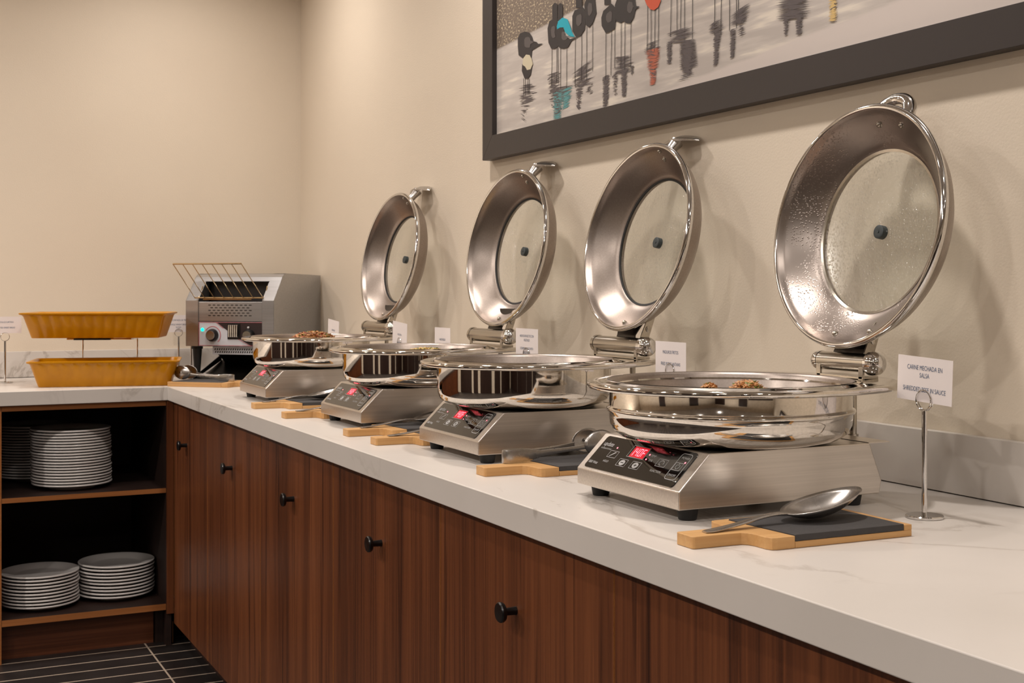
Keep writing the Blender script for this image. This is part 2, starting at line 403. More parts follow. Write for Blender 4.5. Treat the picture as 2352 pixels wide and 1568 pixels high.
tag(bpy.data.objects['closed_cabinet'], 'walnut cabinet run left of the open shelf unit, outside the frame edge', 'cabinet')

# plates
plate_prof = [(0, .004), (.070, .004), (.076, .0), (.082, .0), (.086, .005), (.108, .0125), (.130, .0155), (.1345, .0168), (.1354, .0190), (.1350, .0212), (.1330, .0224), (.1290, .0214), (.106, .0172), (.090, .0105), (.080, .0085), (0, .0085)]
proto = None
ORD = ['topmost', 'second from the top', 'third from the top', 'fourth from the top', 'fifth from the top', 'sixth from the top', 'seventh from the top', 'eighth from the top', 'ninth from the top', 'tenth from the top', 'eleventh from the top', 'twelfth from the top', 'thirteenth from the top', 'fourteenth from the top', 'fifteenth from the top', 'sixteenth from the top', 'seventeenth from the top', 'eighteenth from the top', 'nineteenth from the top', 'twentieth from the top']
def stack(x, y, z, n, pitch, where, grp, sc=1.0):
    global proto
    for i in range(n):
        if proto is None:
            proto = MB().lathe(plate_prof, 64).build('dinner_plate', 'porcelain', smooth=True, ang=50); o = proto
        else:
            o = proto.copy(); COL.objects.link(o)
        o.location = (x + random.uniform(-.0025, .0025) + (.006 * i / n if z > .5 else 0) * -1, y + random.uniform(-.002, .002), z + i * pitch + .0002); o.rotation_euler = (0, 0, random.random() * 6); o.scale = (sc, sc, 1)
        k = n - 1 - i
        lab = 'bottom white plate of ' + where if i == 0 else 'white dinner plate, %s of %s' % (ORD[k], where)
        tag(o, lab, 'plate', grp)
stack(.612, 4.775, .547, 20, .0098, 'the tall front stack', 'plates in the tall front stack')
stack(.514, 5.035, .547, 19, .0100, 'the stack behind at left', 'plates in the shadowed rear stack')
stack(.503, 4.760, .145, 10, .0113, 'the low left stack', 'plates in the low left stack', .965)
stack(.765, 4.800, .145, 10, .0117, 'the low right stack', 'plates in the low right stack', .975)

# ---------------------------------------------------------------- induction cookers
def arc(cx, cy, r, a0, a1, n=4): return [(cx + r * math.cos(math.radians(a0 + (a1 - a0) * i / n)), cy + r * math.sin(math.radians(a0 + (a1 - a0) * i / n))) for i in range(n + 1)]
def rrect_ring(mb, w, h, r, th, M, n=4):
    def path(w, h, r):
        return arc(w - r, h - r, r, 0, 90, n) + arc(-w + r, h - r, r, 90, 180, n) + arc(-w + r, -h + r, r, 180, 270, n) + arc(w - r, -h + r, r, 270, 360, n)
    a = path(w / 2, h / 2, r); b = path(w / 2 - th, h / 2 - th, max(r - th, .0002)); N = len(a)
    vs = [M @ Vector((p[0], p[1], 0)) for p in a] + [M @ Vector((p[0], p[1], 0)) for p in b]
    mb.add(vs, [(i, (i + 1) % N, N + (i + 1) % N, N + i) for i in range(N)])
SEG = {'1': 'bc', '4': 'fgbc', '0': 'abcdef', 'F': 'aefg', '5': 'afgcd'}
def seven(mb, s, M, w=.0070, h=.0150, gap=.0100, th=.0014):
    for i, ch in enumerate(s):
        ox = i * gap
        for g in SEG[ch]:
            x0, x1, y0, y1 = {'a': (0, w, h - th, h), 'g': (0, w, h / 2 - th / 2, h / 2 + th / 2), 'd': (0, w, 0, th), 'b': (w - th, w, h / 2, h), 'c': (w - th, w, 0, h / 2), 'f': (0, th, h / 2, h), 'e': (0, th, 0, h / 2)}[g]
            mb.add([M @ Vector((ox + a, b, 0)) for a, b in ((x0, y0), (x1, y0), (x1, y1), (x0, y1))], [(0, 1, 2, 3)])
CW = .151
def make_cooker(loc, rz, label, digits='140F'):
    t = thing('induction_cooker', loc, label, 'cooker', 'stainless induction cookers under the chafing dishes', rz)
    prof = [(0, .018), (0, .0445), (.054, .0975), (.352, .0975), (.376, .038), (.371, .018)]
    b = MB().prism(prof, -CW, CW, 1).build('housing', 'brushed_steel', t, bevel=.0016)
    MB().box(.35, .392, -CW, CW, .0965, .0985).build('rear_lip', 'brushed_steel', b, bevel=.0005)
    MB().lathe([(0, .0976), (.125, .0976), (.125, .0994), (0, .0994)], 48, Matrix.Translation((.2, 0, 0))).build('ceramic_top', 'black_glass', t, smooth=True)
    mb = MB()
    for q in range(6): mb.box(.0, .0, 0, 0, 0, 0) if False else None
    sv = MB()
    for q in range(12): sv.box(.3755, .3775, -.11 + q * .018, -.10 + q * .018, .028, .036)
    sv.build('rear_vent', 'black_metal', b)
    foot = None
    for fx, fy in ((.030, .125), (.030, -.128), (.335, .125), (.335, -.128)):
        if foot is None:
            foot = MB().lathe([(0, 0), (.0125, 0), (.0135, .001), (.0165, .0182), (0, .0182)], 28).build('foot', 'black_rubber', t, smooth=True); foot.location = (fx, fy, 0)
        else:
            c = foot.copy(); COL.objects.link(c); c.location = (fx, fy, 0)
    # control panel on the slope; frame: x along the face left->right (-y), y up the slope, z outwards
    sl = Vector((.054, 0, .053)); SLn = sl.length; U = sl.normalized(); X = Vector((0, -1, 0)); N = X.cross(U).normalized()
    P0 = Vector((0, .134, .0445)) + U * .0045; PW, PH = .262, SLn - .009
    M0 = frameM(P0 + N * .0, X, U, N)
    def PM(t_, s_, h=.0014): return M0 @ Matrix.Translation((t_ * PW, s_ * PH, h))
    r = .006; path = arc(PW - r, PH - r, r, 0, 90) + arc(r, PH - r, r, 90, 180) + arc(r, r, r, 180, 270) + arc(PW - r, r, r, 270, 360)
    pn = MB().prism(path, -.001, .0011).xf(M0).build('control_panel', 'black_glass', t)
    mb = MB()
    for c, w_, h_, r_ in (((.208, .50), .026, .014, .001), ((.366, .33), .026, .0145, .001), ((.515, .335), .026, .0145, .001), ((.745, .55), .026, .0145, .001), ((.91, .55), .020, .0145, .001)):
        rrect_ring(mb, w_, h_, r_, .0007, PM(*c))
    rrect_ring(mb, .029, .054 * .94, .006, .0011, PM(.92, .55))
    rrect_ring(mb, .049, .0235, .001, .0009, PM(.448, .70))
    # icons
    for c, q in (((.208, .50), 0), ((.366, .33), 1), ((.515, .335), 2), ((.745, .55), 3), ((.91, .55), 4)):
        M = PM(*c)
        if q == 0: mb.add([M @ Vector(p + (0,)) for p in ((-.008, -.005), (-.006, -.005), (.006, .004), (.008, .004), (.003, .005))], [(0, 1, 2, 3, 4)])
        elif q in (1, 2):
            mb.add([M @ Vector((.008 * math.cos(a), .0055 * math.sin(a), 0)) for a in [i * PI / 8 for i in range(16)]], [tuple(range(16))])
        elif q == 3: mb.tube([M @ Vector((.006 * math.cos(a), .0045 * math.sin(a), 0)) for a in [i * 5.2 / 12 - .5 for i in range(13)]], .0006, 4)
        else:
            mb.tube([M @ Vector((.0045 * math.cos(a), .0045 * math.sin(a), 0)) for a in [2.2 + i * 5 / 12 for i in range(13)]], .0004, 4)
            mb.tube([M @ Vector((0, .002, 0)), M @ Vector((0, .006, 0))], .0004, 4)
    mb.build('panel_icons', 'white_print', pn)['kind'] = 'stuff'
    d2 = MB()
    for c in ((.366, .33), (.515, .335)):
        M = PM(*c, .0017)
        d2.add([M @ Vector(p + (0,)) for p in ((-.004, -.0006), (.004, -.0006), (.004, .0006), (-.004, .0006))], [(0, 1, 2, 3)])
    M = PM(.515, .335, .0017); d2.add([M @ Vector(p + (0,)) for p in ((-.0006, -.003), (.0006, -.003), (.0006, .003), (-.0006, .003))], [(0, 1, 2, 3)])
    d2.build('icon_sign', 'black_glass', pn)
    text('brand_print', ['update'], .0125, 'white_print', pn, PM(.085, .76), space=.9)
    text('brand_print', ['INTERNATIONAL'], .0042, 'white_print', pn, PM(.09, .62))
    text('panel_print', ['1800 Watt'], .0075, 'white_print', pn, PM(.065, .17), space=.9)
    for s_, c in (('HOLD', (.19, .27)), ('TEMP', (.62, .685)), ('TIME', (.62, .55)), ('FUNCTION', (.745, .30)), ('POWER', (.925, .80)), ('ON/OFF', (.915, .30))):
        text('panel_print', [s_], .0058, 'white_print', pn, PM(*c))
    f = MB().add([PM(.448, .70, .0013) @ Vector(p + (0,)) for p in ((-.0185, -.0105), (.0225, -.0105), (.0225, .0105), (-.0185, .0105))], [(0, 1, 2, 3)])
    f.build('display_field', 'led_field', pn)
    mb = MB(); seven(mb, digits, PM(.380, .585, .0018)); mb.build('display_digits', 'led_red', pn)
    mb = MB()
    for c in ((.574, .70), (.572, .56), (.95, .684), (.202, .70)):
        M = PM(*c, .0016); mb.add([M @ Vector((.0016 * math.cos(a), .0016 * math.sin(a), 0)) for a in [i * PI / 5 for i in range(10)]], [tuple(range(10))])
    mb.build('indicator_dot', 'led_red', pn)
    return t
CK = [(1.033, 1.723, 0), (1.033, 2.417, 0), (1.030, 3.085, .01), (1.024, 3.905, 0)]
CL = ['stainless induction cooker with red digits, nearest the camera', 'stainless induction cooker with red display, second from the camera',
      'stainless induction cooker with grey reflecting panel, third from the camera', 'stainless induction cooker furthest from the camera, beside the toaster']
for (x, y, r), l in zip(CK, CL): make_cooker((x, y, .9), r, l)

# ---------------------------------------------------------------- chafing dishes; local origin on the cooker top under the pan centre, +x towards the wall
def make_chafer(loc, rz, label, kind, phi, lid_off):
    t = thing('chafing_dish', loc, label, 'chafing dish', 'round chafing dishes with open glass lids', rz)
    ext = .062 if kind == 0 else .076; shr = 0 if kind == 0 else .0105; UP = .0125
    def rim_off(a, r, z):       # the rim is drawn out into a ledge on the hinge side
        f = max(0, min(1, (r - .2) / .018)); c = max(0, math.cos(a))
        return r - shr * min(1, max(0, (r - .18) / .02)) * (.0 if r < .18 else 1) + ext * c ** 2.2 * f
    if kind == 0:
        prof = [(0, 0), (.140, 0), (.154, .0012), (.172, .006), (.184, .0145), (.1895, .026), (.1905, .036), (.1908, .043), (.1945, .0455), (.1955, .048), (.1945, .0505), (.1915, .052), (.1902, .054), (.1900, .083)]
    else:
        prof = [(0, 0), (.132, 0), (.146, .0012), (.164, .006), (.1745, .014), (.1795, .026), (.1805, .036), (.1805, .083)]
    bp = MB().lathe(prof, 96).build('water_pan', 'polished_steel', t, smooth=True, ang=60)
    rp = [(.184, .0700), (.2, .0702), (.217, .0680), (.2235, .0690), (.2265, .0730), (.2250, .0775), (.2185, .0795), (.212, .0780), (.207, .0775), (.203, .0785), (.198, .0808), (.194, .0818), (.190, .0805), (.188, .077)]
    rp = [(r_, z_ + UP) for r_, z_ in rp]
    rm = MB().lathe(rp, 120, closed=True, xs=rim_off).build('rim', 'polished_steel', t, smooth=True, ang=60)
    fpp = [(.1935, .0821), (.189, .0810), (.186, .076), (.181, .045), (.176, .034), (.165, .030), (0, .030), (0, .028), (.166, .028), (.178, .033), (.183, .045), (.1875, .074), (.191, .0800)]
    MB().lathe([(max(0, r_ - shr * min(1, r_ / .1)), z_ + UP) for r_, z_ in fpp], 96, closed=False).build('food_pan', 'lid_steel', t, smooth=True, ang=60)
    HX, HZ = 1.452 - loc[0], .1160
    if kind: HX = 1.442 - loc[0]; HZ = .1172
    cap, br = (.0198, .0155) if kind == 0 else (.0208, .0176)
    ya, yb = (-.061, .061) if kind == 0 else (-.082, .104)
    MY = Matrix.Translation((HX, 0, HZ)) @ Matrix.Rotation(-PI / 2, 4, 'X')      # local z -> +y
    hb = MB().lathe([(0, ya), (br, ya), (br, yb), (0, yb)], 40, MY).build('hinge_barrel', 'worn_steel', t, smooth=True)
    def capm(sgn, y0, l, R):
        pr = [(0, 0), (R, 0), (R, l)] + [(R * math.cos(a), l + R * math.sin(a) * .95) for a in [i * PI / 16 for i in range(1, 9)]]
        M = Matrix.Translation((HX, y0, HZ)) @ Matrix.Rotation(-PI / 2 * sgn, 4, 'X')
        return MB().lathe(pr, 40, M)
    capm(-1, ya - .0005, .006 if kind == 0 else .012, cap).build('end_cap', 'chrome', hb, smooth=True, ang=60)
    if kind == 0: capm(1, yb + .0005, .006, .0162).build('end_cap', 'chrome', hb, smooth=True, ang=60)
    else: MB().lathe([(0, 0), (br + .0012, 0), (br + .0012, .01), (0, .01)], 32, Matrix.Translation((HX, yb, HZ)) @ Matrix.Rotation(-PI / 2, 4, 'X')).build('end_cap', 'worn_steel', hb, smooth=True)
    # tabs down to the flange, base plate
    tb = MB()
    for y in (ya + .008, yb - .008): tb.box(HX - .016, HX - .012, y - .0055, y + .0055, .090, HZ - .006)
    tb.box(HX - .016, HX + .018, ya + .004, yb - .004, .0905, .0950)
    tb.build('hinge_foot', 'worn_steel', t, bevel=.0006)
    # bracket from the hinge to the lid shell
    bk = MB(); B = []
    for z, x0, hw in ((HZ + .008, HX + .002, .040), (HZ + .022, HX + .006, .036), (HZ + .040, HX + .014, .045), (HZ + .070, HX + .036, .05)):
        B.append([(x0, -hw, z), (x0, hw, z), (x0 + .003, hw, z), (x0 + .003, -hw, z)])
    bk.loft(B).build('lid_bracket', 'dark_steel', t)
    ck = MB()
    yk = ya + (.016 if kind == 0 else .012)
    ck.prism([(HX - .006, HZ + .006), (HX + .012, HZ - .004), (HX + .040, HZ + .075), (HX + .02, HZ + .065), (HX + .004, HZ + .030)], yk - .0015, yk + .0015, 1)
    ck.build('side_plate', 'worn_steel', t)
    MB().lathe([(0, 0), (.0065, 0), (.0065, .0015), (.003, .003), (0, .003)], 16, Matrix.Translation((HX + .018, yk - .0015, HZ + .036)) @ Matrix.Rotation(PI / 2, 4, 'X')).build('screw', 'worn_steel', t, smooth=True)
    ps = MB().lathe([(0, -.0995), (.009, -.0995), (.009, -.004), (.0062, -.004), (.0062, .072), (0, .084)], 24, Matrix.Translation((1.462 - loc[0], -.005, 0))).build('support_post', 'worn_steel', t, smooth=True)
    # lid: local frame e1 (-y), e2 (up, leaning to the wall), n (towards the wall)
    e1 = Vector((0, -1, 0)); e2 = Vector((math.sin(phi), 0, math.cos(phi))); n = Vector((math.cos(phi), 0, -math.sin(phi)))
    LM = frameM(Vector(lid_off), e1, e2, n)
    if LM.to_3x3().determinant() < 0: LM = frameM(Vector(lid_off), -e1, e2, n)
    sgn = 1 if (LM @ Vector((1, 0, 0)) - LM @ Vector((0, 0, 0))).y < 0 else -1
    G = .1405
    sh = [(G, .0500), (G + .002, .0478), (G + .006, .0462), (.155, .0405), (.168, .0295), (.181, .0175), (.190, .0085), (.1945, .0025), (.1965, -.0035), (.1995, -.0070), (.2040, -.0068), (.2072, -.0030), (.2072, .0015), (.2045, .0050), (.2015, .0075), (.197, .018), (.189, .032), (.176, .046), (.160, .0555), (G + .004, .0605), (G, .0600)]
    lid = MB().lathe(sh, 128, LM, closed=True).build('lid', 'wet_lid_steel' if kind == 0 else 'lid_steel', t, smooth=True, ang=50)
    gl = [(0, .0585), (.06, .0570), (.11, .0545), (G - .0006, .0515), (G - .0006, .0550), (.11, .0585), (.06, .061), (0, .0625)]
    MB().lathe(gl, 96, LM).build('glass_window', 'lid_glass', lid, smooth=True, ang=50)
    gk = [(G - .0032, .0490), (G + .0012, .0476), (G + .0018, .0495), (G - .0030, .0515)]
    MB().lathe(gk, 96, LM, closed=True).build('gasket', 'black_rubber' if kind else 'worn_steel', lid, smooth=True)
    vent = MB().lathe([(0, .0500), (.002, .0500), (.0023, .0512), (.0095, .0505), (.0118, .0515), (.0118, .0620), (.0095, .0635), (0, .0635)], 28, LM).build('steam_vent', 'grey_rubber', lid, smooth=True)
    rv = None
    def rivet(r, ang):
        # on the inner shell
        for (r0, z0), (r1, z1) in zip(sh[:9], sh[1:9]):
            if r0 <= r <= r1: z = z0 + (z1 - z0) * (r - r0) / (r1 - r0); sl = (z1 - z0, r1 - r0); break
        c, s_ = math.cos(ang), math.sin(ang)
        rad = Vector((c, s_, 0)); nn = Vector((c * sl[0], s_ * sl[0], -sl[1])).normalized()
        if nn.z > 0: nn = -nn
        p = rad * r + Vector((0, 0, z))
        tx = nn.orthogonal().normalized(); ty = nn.cross(tx)
        return MB().lathe([(.0062, -.001), (.006, .0006), (.0048, .001), (.0045, .003), (.003, .0046), (0, .005)], 16, LM @ frameM(p, tx, ty, nn)).build('rivet', 'worn_steel', lid, smooth=True, ang=60)
    MB().lathe([(.1985, -.0066), (.2010, -.0080), (.2045, -.0076), (.2076, -.0034), (.2076, .0018), (.2048, .0054), (.2040, .0048), (.2060, .0012), (.2030, -.0050)], 128, LM, closed=True).build('rolled_edge', 'chrome', lid, smooth=True, ang=60)
    U = PI / 2
    if kind == 0:
        for r, a in ((.178, U - sgn * .02), (.180, U - sgn * .34), (.184, -U - .17 * sgn), (.184, -U + .3 * sgn)): rivet(r, a)
    else:
        for r, a in ((.192, U - sgn * .13), (.178, U - sgn * .15), (.186, -U + .02)): rivet(r, a)
    # handle on the outside of the top edge
    if kind == 0:
        pts = []
        for i in range(17):
            a = PI * i / 16
            pts.append(LM @ Vector((sgn * (.018) + .040 * math.cos(a), .184 + .040 * math.sin(a) ** .8, .032 + .010 * math.sin(a))))
        MB().tube(pts, [.0105] * 2 + [.0115] * 13 + [.0105] * 2, 14).build('lid_handle', 'chrome', lid, smooth=True, ang=70)
    else:
        rings = []
        for i in range(21):
            a = -1 + 2 * i / 20
            x = a * .076; y = .238 - .012 * a * a; z = .058 + .008 * (1 - a * a) + .010 * abs(a)
            wz = .022 * (1 - abs(a) ** 1.6) + .0018; th = .0036 * (1 - a * a * .7); dy = wz * .42
            rings.append([LM @ Vector((x, y + th * .5 - dy, z - wz)), LM @ Vector((x, y + th * 1.6, z)), LM @ Vector((x, y + th * .5 + dy, z + wz)), LM @ Vector((x, y - th + dy, z + wz * .9)), LM @ Vector((x, y - th * .3, z)), LM @ Vector((x, y - th - dy, z - wz * .9))])
        hd = MB().loft(rings)
        hx = Vector((0, .045, .028)).normalized(); hd.lathe([(.0130, 0), (.0110, .014), (.0115, .030), (.0150, .052), (0, .054)], 20, LM @ frameM((0, .183, .032), Vector((1, 0, 0)), hx.cross(Vector((1, 0, 0))), hx))
        hd.build('lid_handle', 'spoon_steel', lid, smooth=True, ang=60)
    return t
R = math.radians
CHF = [((1.215, 1.705, 1.0), 0, 'round steel chafing dish with ringed pan and wet open lid, nearest the camera', 0, R(9.7), (1.470, 0, .343)),
       ((1.203, 2.410, 1.0), 0, 'round steel chafing dish with open glass lid, second from the camera', 1, R(12.0), (1.470, -.005, .350)),
       ((1.218, 3.060, 1.0), R(2.8), 'round steel chafing dish with open glass lid, third from the camera', 1, R(9.5), (1.470, -.02, .346)),
       ((1.212, 3.905, 1.0), R(3.0), 'round steel chafing dish heaped with brown food, furthest from the camera', 1, R(10.2), (1.470, -.01, .343))]
for a in CHF: make_chafer((a[0][0], a[0][1], .9995), a[1], a[2], a[3], a[4], (a[5][0] - a[0][0], a[5][1], a[5][2]))

# food, built from many small pieces (nobody could count them)
def pile(name, label, cat, loc, mounds, n, mats, size, smooth_shape=False):
    per = {m: MB() for m, _ in mats}
    rnd = random.Random(len(label))
    pool = [m for m, k_ in mats for _ in range(k_)]
    base = MB()
    for (cx, cy, rx, ry, z0, h) in mounds:
        base.lathe([(0, h * .93), (.35, h * .82), (.7, h * .45), (.9, h * .15), (1, 0), (0, 0)], 20, Matrix.Translation((cx, cy, z0)) @ Matrix.Diagonal((rx, ry, 1, 1)))
    for i in range(n):
        cx, cy, rx, ry, z0, h = mounds[i % len(mounds)]
        a = rnd.random() * 2 * PI; q = math.sqrt(rnd.random())
        z = z0 + h * (1 - q ** 2.2)
        L = size * rnd.uniform(.6, 1.6); wd = size * rnd.uniform(.22, .45)
        M = Matrix.Translation((cx + rx * q * math.cos(a), cy + ry * q * math.sin(a), z)) @ Matrix.Rotation(rnd.random() * 6, 4, 'Z') @ Matrix.Rotation(rnd.uniform(-.6, .6), 4, 'Y')
        k_ = wd * .6
        per[pool[rnd.randrange(len(pool))]].add([M @ Vector(p) for p in ((-L / 2, 0, 0), (-L / 5, wd / 2, k_ / 2), (L / 4, wd / 2, -k_ / 3), (L / 2, 0, 0), (L / 5, -wd / 2, k_ / 2), (-L / 4, -wd / 2, -k_ / 3), (0, 0, k_), (0, 0, -k_))],
            [(0, 1, 6), (1, 2, 6), (2, 3, 6), (3, 4, 6), (4, 5, 6), (5, 0, 6), (1, 0, 7), (2, 1, 7), (3, 2, 7), (4, 3, 7), (5, 4, 7), (0, 5, 7)])
    # one object, several materials
    allm = MB(); idx = []
    allm.add(base.v, base.f); idx += [0] * len(base.f)
    slots = [mats[0][0]] + [m for m, _ in mats]
    for j, (m, _) in enumerate(mats):
        allm.add(per[m].v, per[m].f); idx += [j + 1] * len(per[m].f)
    me = bpy.data.meshes.new(name); me.from_pydata(allm.v, [], allm.f)
    for m in slots: me.materials.append(MATS[m])
    me.polygons.foreach_set('material_index', idx)
    o = bpy.data.objects.new(name, me); COL.objects.link(o); o.location = loc
    tag(o, label, cat, kind='stuff'); return o
pile('shredded_beef', 'small heap of shredded beef in the nearest chafing dish', 'food', (1.233, 1.705, 1.001),
     [(.050, .045, .048, .050, .032, .0530), (-.024, .045, .026, .030, .032, .0505), (.0, .0, .12, .12, .032, .022)], 2600, [('meat', 9), ('meat_dark', 2), ('green_bit', 1)], .010)
pile('sauteed_meat', 'heap of browned meat with green and red bits in the furthest chafing dish', 'food', (1.225, 3.905, 1.006),
     [(-.01, -.01, .115, .11, .032, .068), (-.02, .01, .09, .09, .035, .062), (-.01, .0, .14, .14, .032, .040)], 3200, [('meat', 6), ('meat_dark', 6), ('green_bit', 1), ('red_bit', 1)], .014)
pile('scrambled_eggs', 'yellow scrambled egg low in the third chafing dish from the camera', 'food', (1.218, 3.06, 1.011),
     [(.03, .0, .12, .12, .032, .0445)], 900, [('pic_yellow', 5), ('green_bit', 1)], .012)

# ---------------------------------------------------------------- paddle boards with slate
def make_board(loc, rz, label, grp='bamboo paddle boards between the cookers'):
    t = thing('serving_board', loc, label, 'board', grp, rz)
    # local: +x to the right end, y=0 handle centre line; handle tip at x=0
    def outline(ext=0):
        p = arc(.010, .0105, .010, 180, 90, 3) + [(.060, .0205), (.074, .022), (.082, .028), (.088, .040), (.088, .064)]
        p = [(0, -.0105)] + [(0, .0105)] + [(.004, .018), (.010, .0205), (.060, .0205), (.074, .0215), (.081, .027), (.084, .036), (.085, .060), (.089, .069), (.096, .071)]
        q = [(x, -y) for x, y in p[2:]][::-1]
        return p[1:] + [(.32, .071), (.32, -.071)] + q + [(0, -.0105)]
    MB().prism([(.1125, .0705), (.32, .0705), (.32, -.071), (.1245, -.071)][::-1], 0, .0085).build('board_base', 'bamboo', t, bevel=.0008)
    # upper layer: handle and shoulder, back strip and end strip around the slate
    p = outline(); left = [q for q in p if q[0] < .2]
    half = [(0, .0165), (.001, .0190), (.0035, .0205), (.060, .0205), (.074, .0215), (.081, .027), (.084, .036), (.085, .060), (.089, .069), (.096, .071), (.112, .071), (.124, -.071), (.096, -.071), (.089, -.069), (.085, -.060), (.084, -.036), (.081, -.027), (.074, -.0215), (.060, -.0205), (.0035, -.0205), (.001, -.0190), (0, -.0165)]
    MB().prism(half[::-1], 0, .0160).build('handle', 'bamboo', t, bevel=.0008)
    MB().box(.112, .32, .0635, .071, .0084, .0160).build('edge_rail', 'bamboo', t, bevel=.0006)
    MB().box(.307, .32, -.071, .0635, .0084, .0160).build('edge_rail', 'bamboo', t, bevel=.0006)
    sl = MB(); rnd = random.Random(3)
    poly = [(.1135, .063)] + [(.1135 + (.3065 - .1135) * i / 10, .063) for i in range(1, 11)] + [(.3065, -.0705)] + [(.3065 - (.3065 - .1250) * i / 12, -.0705 + rnd.uniform(-.0004, .0008)) for i in range(1, 13)]
    sl.prism(poly[::-1], .0088, .0174).build('slate_inlay', 'slate', t, bevel=.0006)
    return t
B0 = make_board((.946, 1.427, .9002), R(-.6), 'bamboo paddle board with slate inlay in front of the nearest cooker')
def board(loc, rz, label):
    c = copy_tree(B0); c.location = loc; c.rotation_euler = (0, 0, rz); c['label'] = label; return c
board((.978, 2.137, .9002), 0, 'bamboo paddle board carrying steel tongs, chipped on its handle')
board((.964, 2.850, .9002), 0, 'bamboo paddle board left of a pair, tucked beside the third cooker')
board((.964, 2.664, .9002), R(0), 'bamboo paddle board right of a pair, beside the second cooker')
board((.952, 3.626, .9002), 0, 'small looking bamboo paddle board just right of the furthest cooker')
board((.952, 3.318, .9002), 0, 'bamboo paddle board with only its handle showing before the third cooker')
# the corner board: front edge runs diagonally, handle towards the furthest cooker
d = Vector((.742, -.67, 0)); nrm = Vector((.67, .742, 0))
tip = Vector((.905, 4.592, 0)) + d * .32 + nrm * .071
c = board((tip.x, tip.y, .9002), math.atan2(-d.y, -d.x), 'bamboo paddle board with tongs at the inner corner, in front of the toaster')

# ---------------------------------------------------------------- serving spoons
def make_spoon(loc, rz, label):
    t = thing('serving_spoon', loc, label, 'spoon', 'steel serving spoons laid on the boards', rz)
    pts = bez((0, 0, .0012), (.03, 0, .002), (.075, 0, .0095), 8) + bez((.075, 0, .0095), (.115, 0, .017), (.140, 0, .0135), 8)[1:] + [Vector((.150, 0, .0105))]
    N = len(pts); wd = []
    for i in range(N):
        u = i / (N - 1); wd.append(.0095 + .0085 * (1 - u) ** 1.3 if i > 0 else .010)
    wd[1] = .0165
    MB().ribbon(pts, (0, 1, 0), wd, [.0022 + .0018 * i / N for i in range(N)]).build('handle', 'spoon_steel', t, smooth=True, ang=60)
    b = MB(); vs = []; fs = []; NR, NA = 9, 40
    for i in range(NR + 1):
        q = i / NR
        for j in range(NA):
            a = 2 * PI * j / NA
            x = .068 * math.cos(a); y = .0365 * math.sin(a) * (1 - .13 * math.cos(a))
            vs.append((q * x, q * y, -.020 * (1 - q ** 2.3)))
    for i in range(NR):
        for j in range(NA): fs.append((i * NA + j, i * NA + (j + 1) % NA, (i + 1) * NA + (j + 1) % NA, (i + 1) * NA + j))
    b.add(vs, fs); b.xf(Matrix.Translation((.140, 0, .0145)) @ Matrix.Rotation(R(-11.5), 4, 'Y') @ Matrix.Translation((.064, 0, 0)))
    o = b.build('bowl', 'spoon_steel', t, smooth=True, ang=70)
    so = o.modifiers.new('solid', 'SOLIDIFY'); so.thickness = .0012; so.offset = 0
    return t
S0 = make_spoon((.975, 1.424, .9165), R(2.5), 'large steel serving spoon on the nearest slate board')
def spoon(loc, rz, label):
    c = copy_tree(S0); c.location = loc; c.rotation_euler = (0, 0, rz); c['label'] = label
spoon((1.000, 2.851, .9165), R(2), 'steel spoon handle on the left board of the pair by the third cooker')
spoon((.998, 2.664, .9165), R(1), 'steel spoon handle on the right board of the pair by the second cooker')
spoon((.980, 3.630, .9165), R(1), 'steel serving spoon on the board right of the furthest cooker')
spoon((.985, 3.315, .9165), R(-1), 'steel spoon handle tip before the third cooker, on its hidden board')

# ---------------------------------------------------------------- tongs
def make_tongs(loc, rz, label, spread=.030):
    t = thing('serving_tongs', loc, label, 'tongs', 'steel serving tongs resting on boards', rz)
    # lies on its side: bend at x=0, arms run +x, strip width is vertical
    h0 = .024
    pts = []; wd = []
    L = .205
    def half(s): return [(Vector((x, s * y, z)), w_) for x, y, z, w_ in ((.004, .0095, .0125, h0), (.02, .0115, .0125, h0), (.045, .0125, .0130, h0 * .92), (.070, .0130, .0145, h0 * .55), (.11, .0150, .0175, .0095), (.15, .0180, .020, .0085), (.172, .0195, .022, .010))]
    a = half(1)[::-1]; bb = half(-1)
    mid = [(Vector((-.0015, .005, .0125)), h0), (Vector((-.003, 0, .0125)), h0), (Vector((-.0015, -.005, .0125)), h0)]
    al = a + mid + bb
    MB().ribbon([p for p, _ in al], (0, 0, 1), [w_ for _, w_ in al], .0022).build('spring_bow', 'spoon_steel', t, smooth=True, ang=60)
    for s in (1, -1):
        vs = []; fs = []; NR, NA = 5, 24
        for i in range(NR + 1):
            q = i / NR
            for j in range(NA):
                g = 2 * PI * j / NA; scal = 1
                vs.append((.036 * q * math.cos(g), .009 * (1 - q * q), .0245 * q * math.sin(g)))
        for i in range(NR):
            for j in range(NA): fs.append((i * NA + j, i * NA + (j + 1) % NA, (i + 1) * NA + (j + 1) % NA, (i + 1) * NA + j))
        b = MB().add(vs, fs).xf(Matrix.Translation((.203, s * .0205, .0275)) @ Matrix.Rotation(R(-4), 4, 'Y') @ Matrix.Diagonal((1, s, 1, 1)))
        o = b.build('gripping_end', 'spoon_steel', t, smooth=True, ang=70); so = o.modifiers.new('solid', 'SOLIDIFY'); so.thickness = .0014
    return t
make_tongs((1.035, 2.155, .9165), R(7), 'flat steel tongs on the slate board before the second cooker')
tp = Vector((.897, 4.599, 0)) + d * .232 + nrm * .060
make_tongs((tp.x, tp.y, .917), math.atan2(-d.y, -d.x) + R(-8), 'rounded steel tongs on the board at the inner corner')

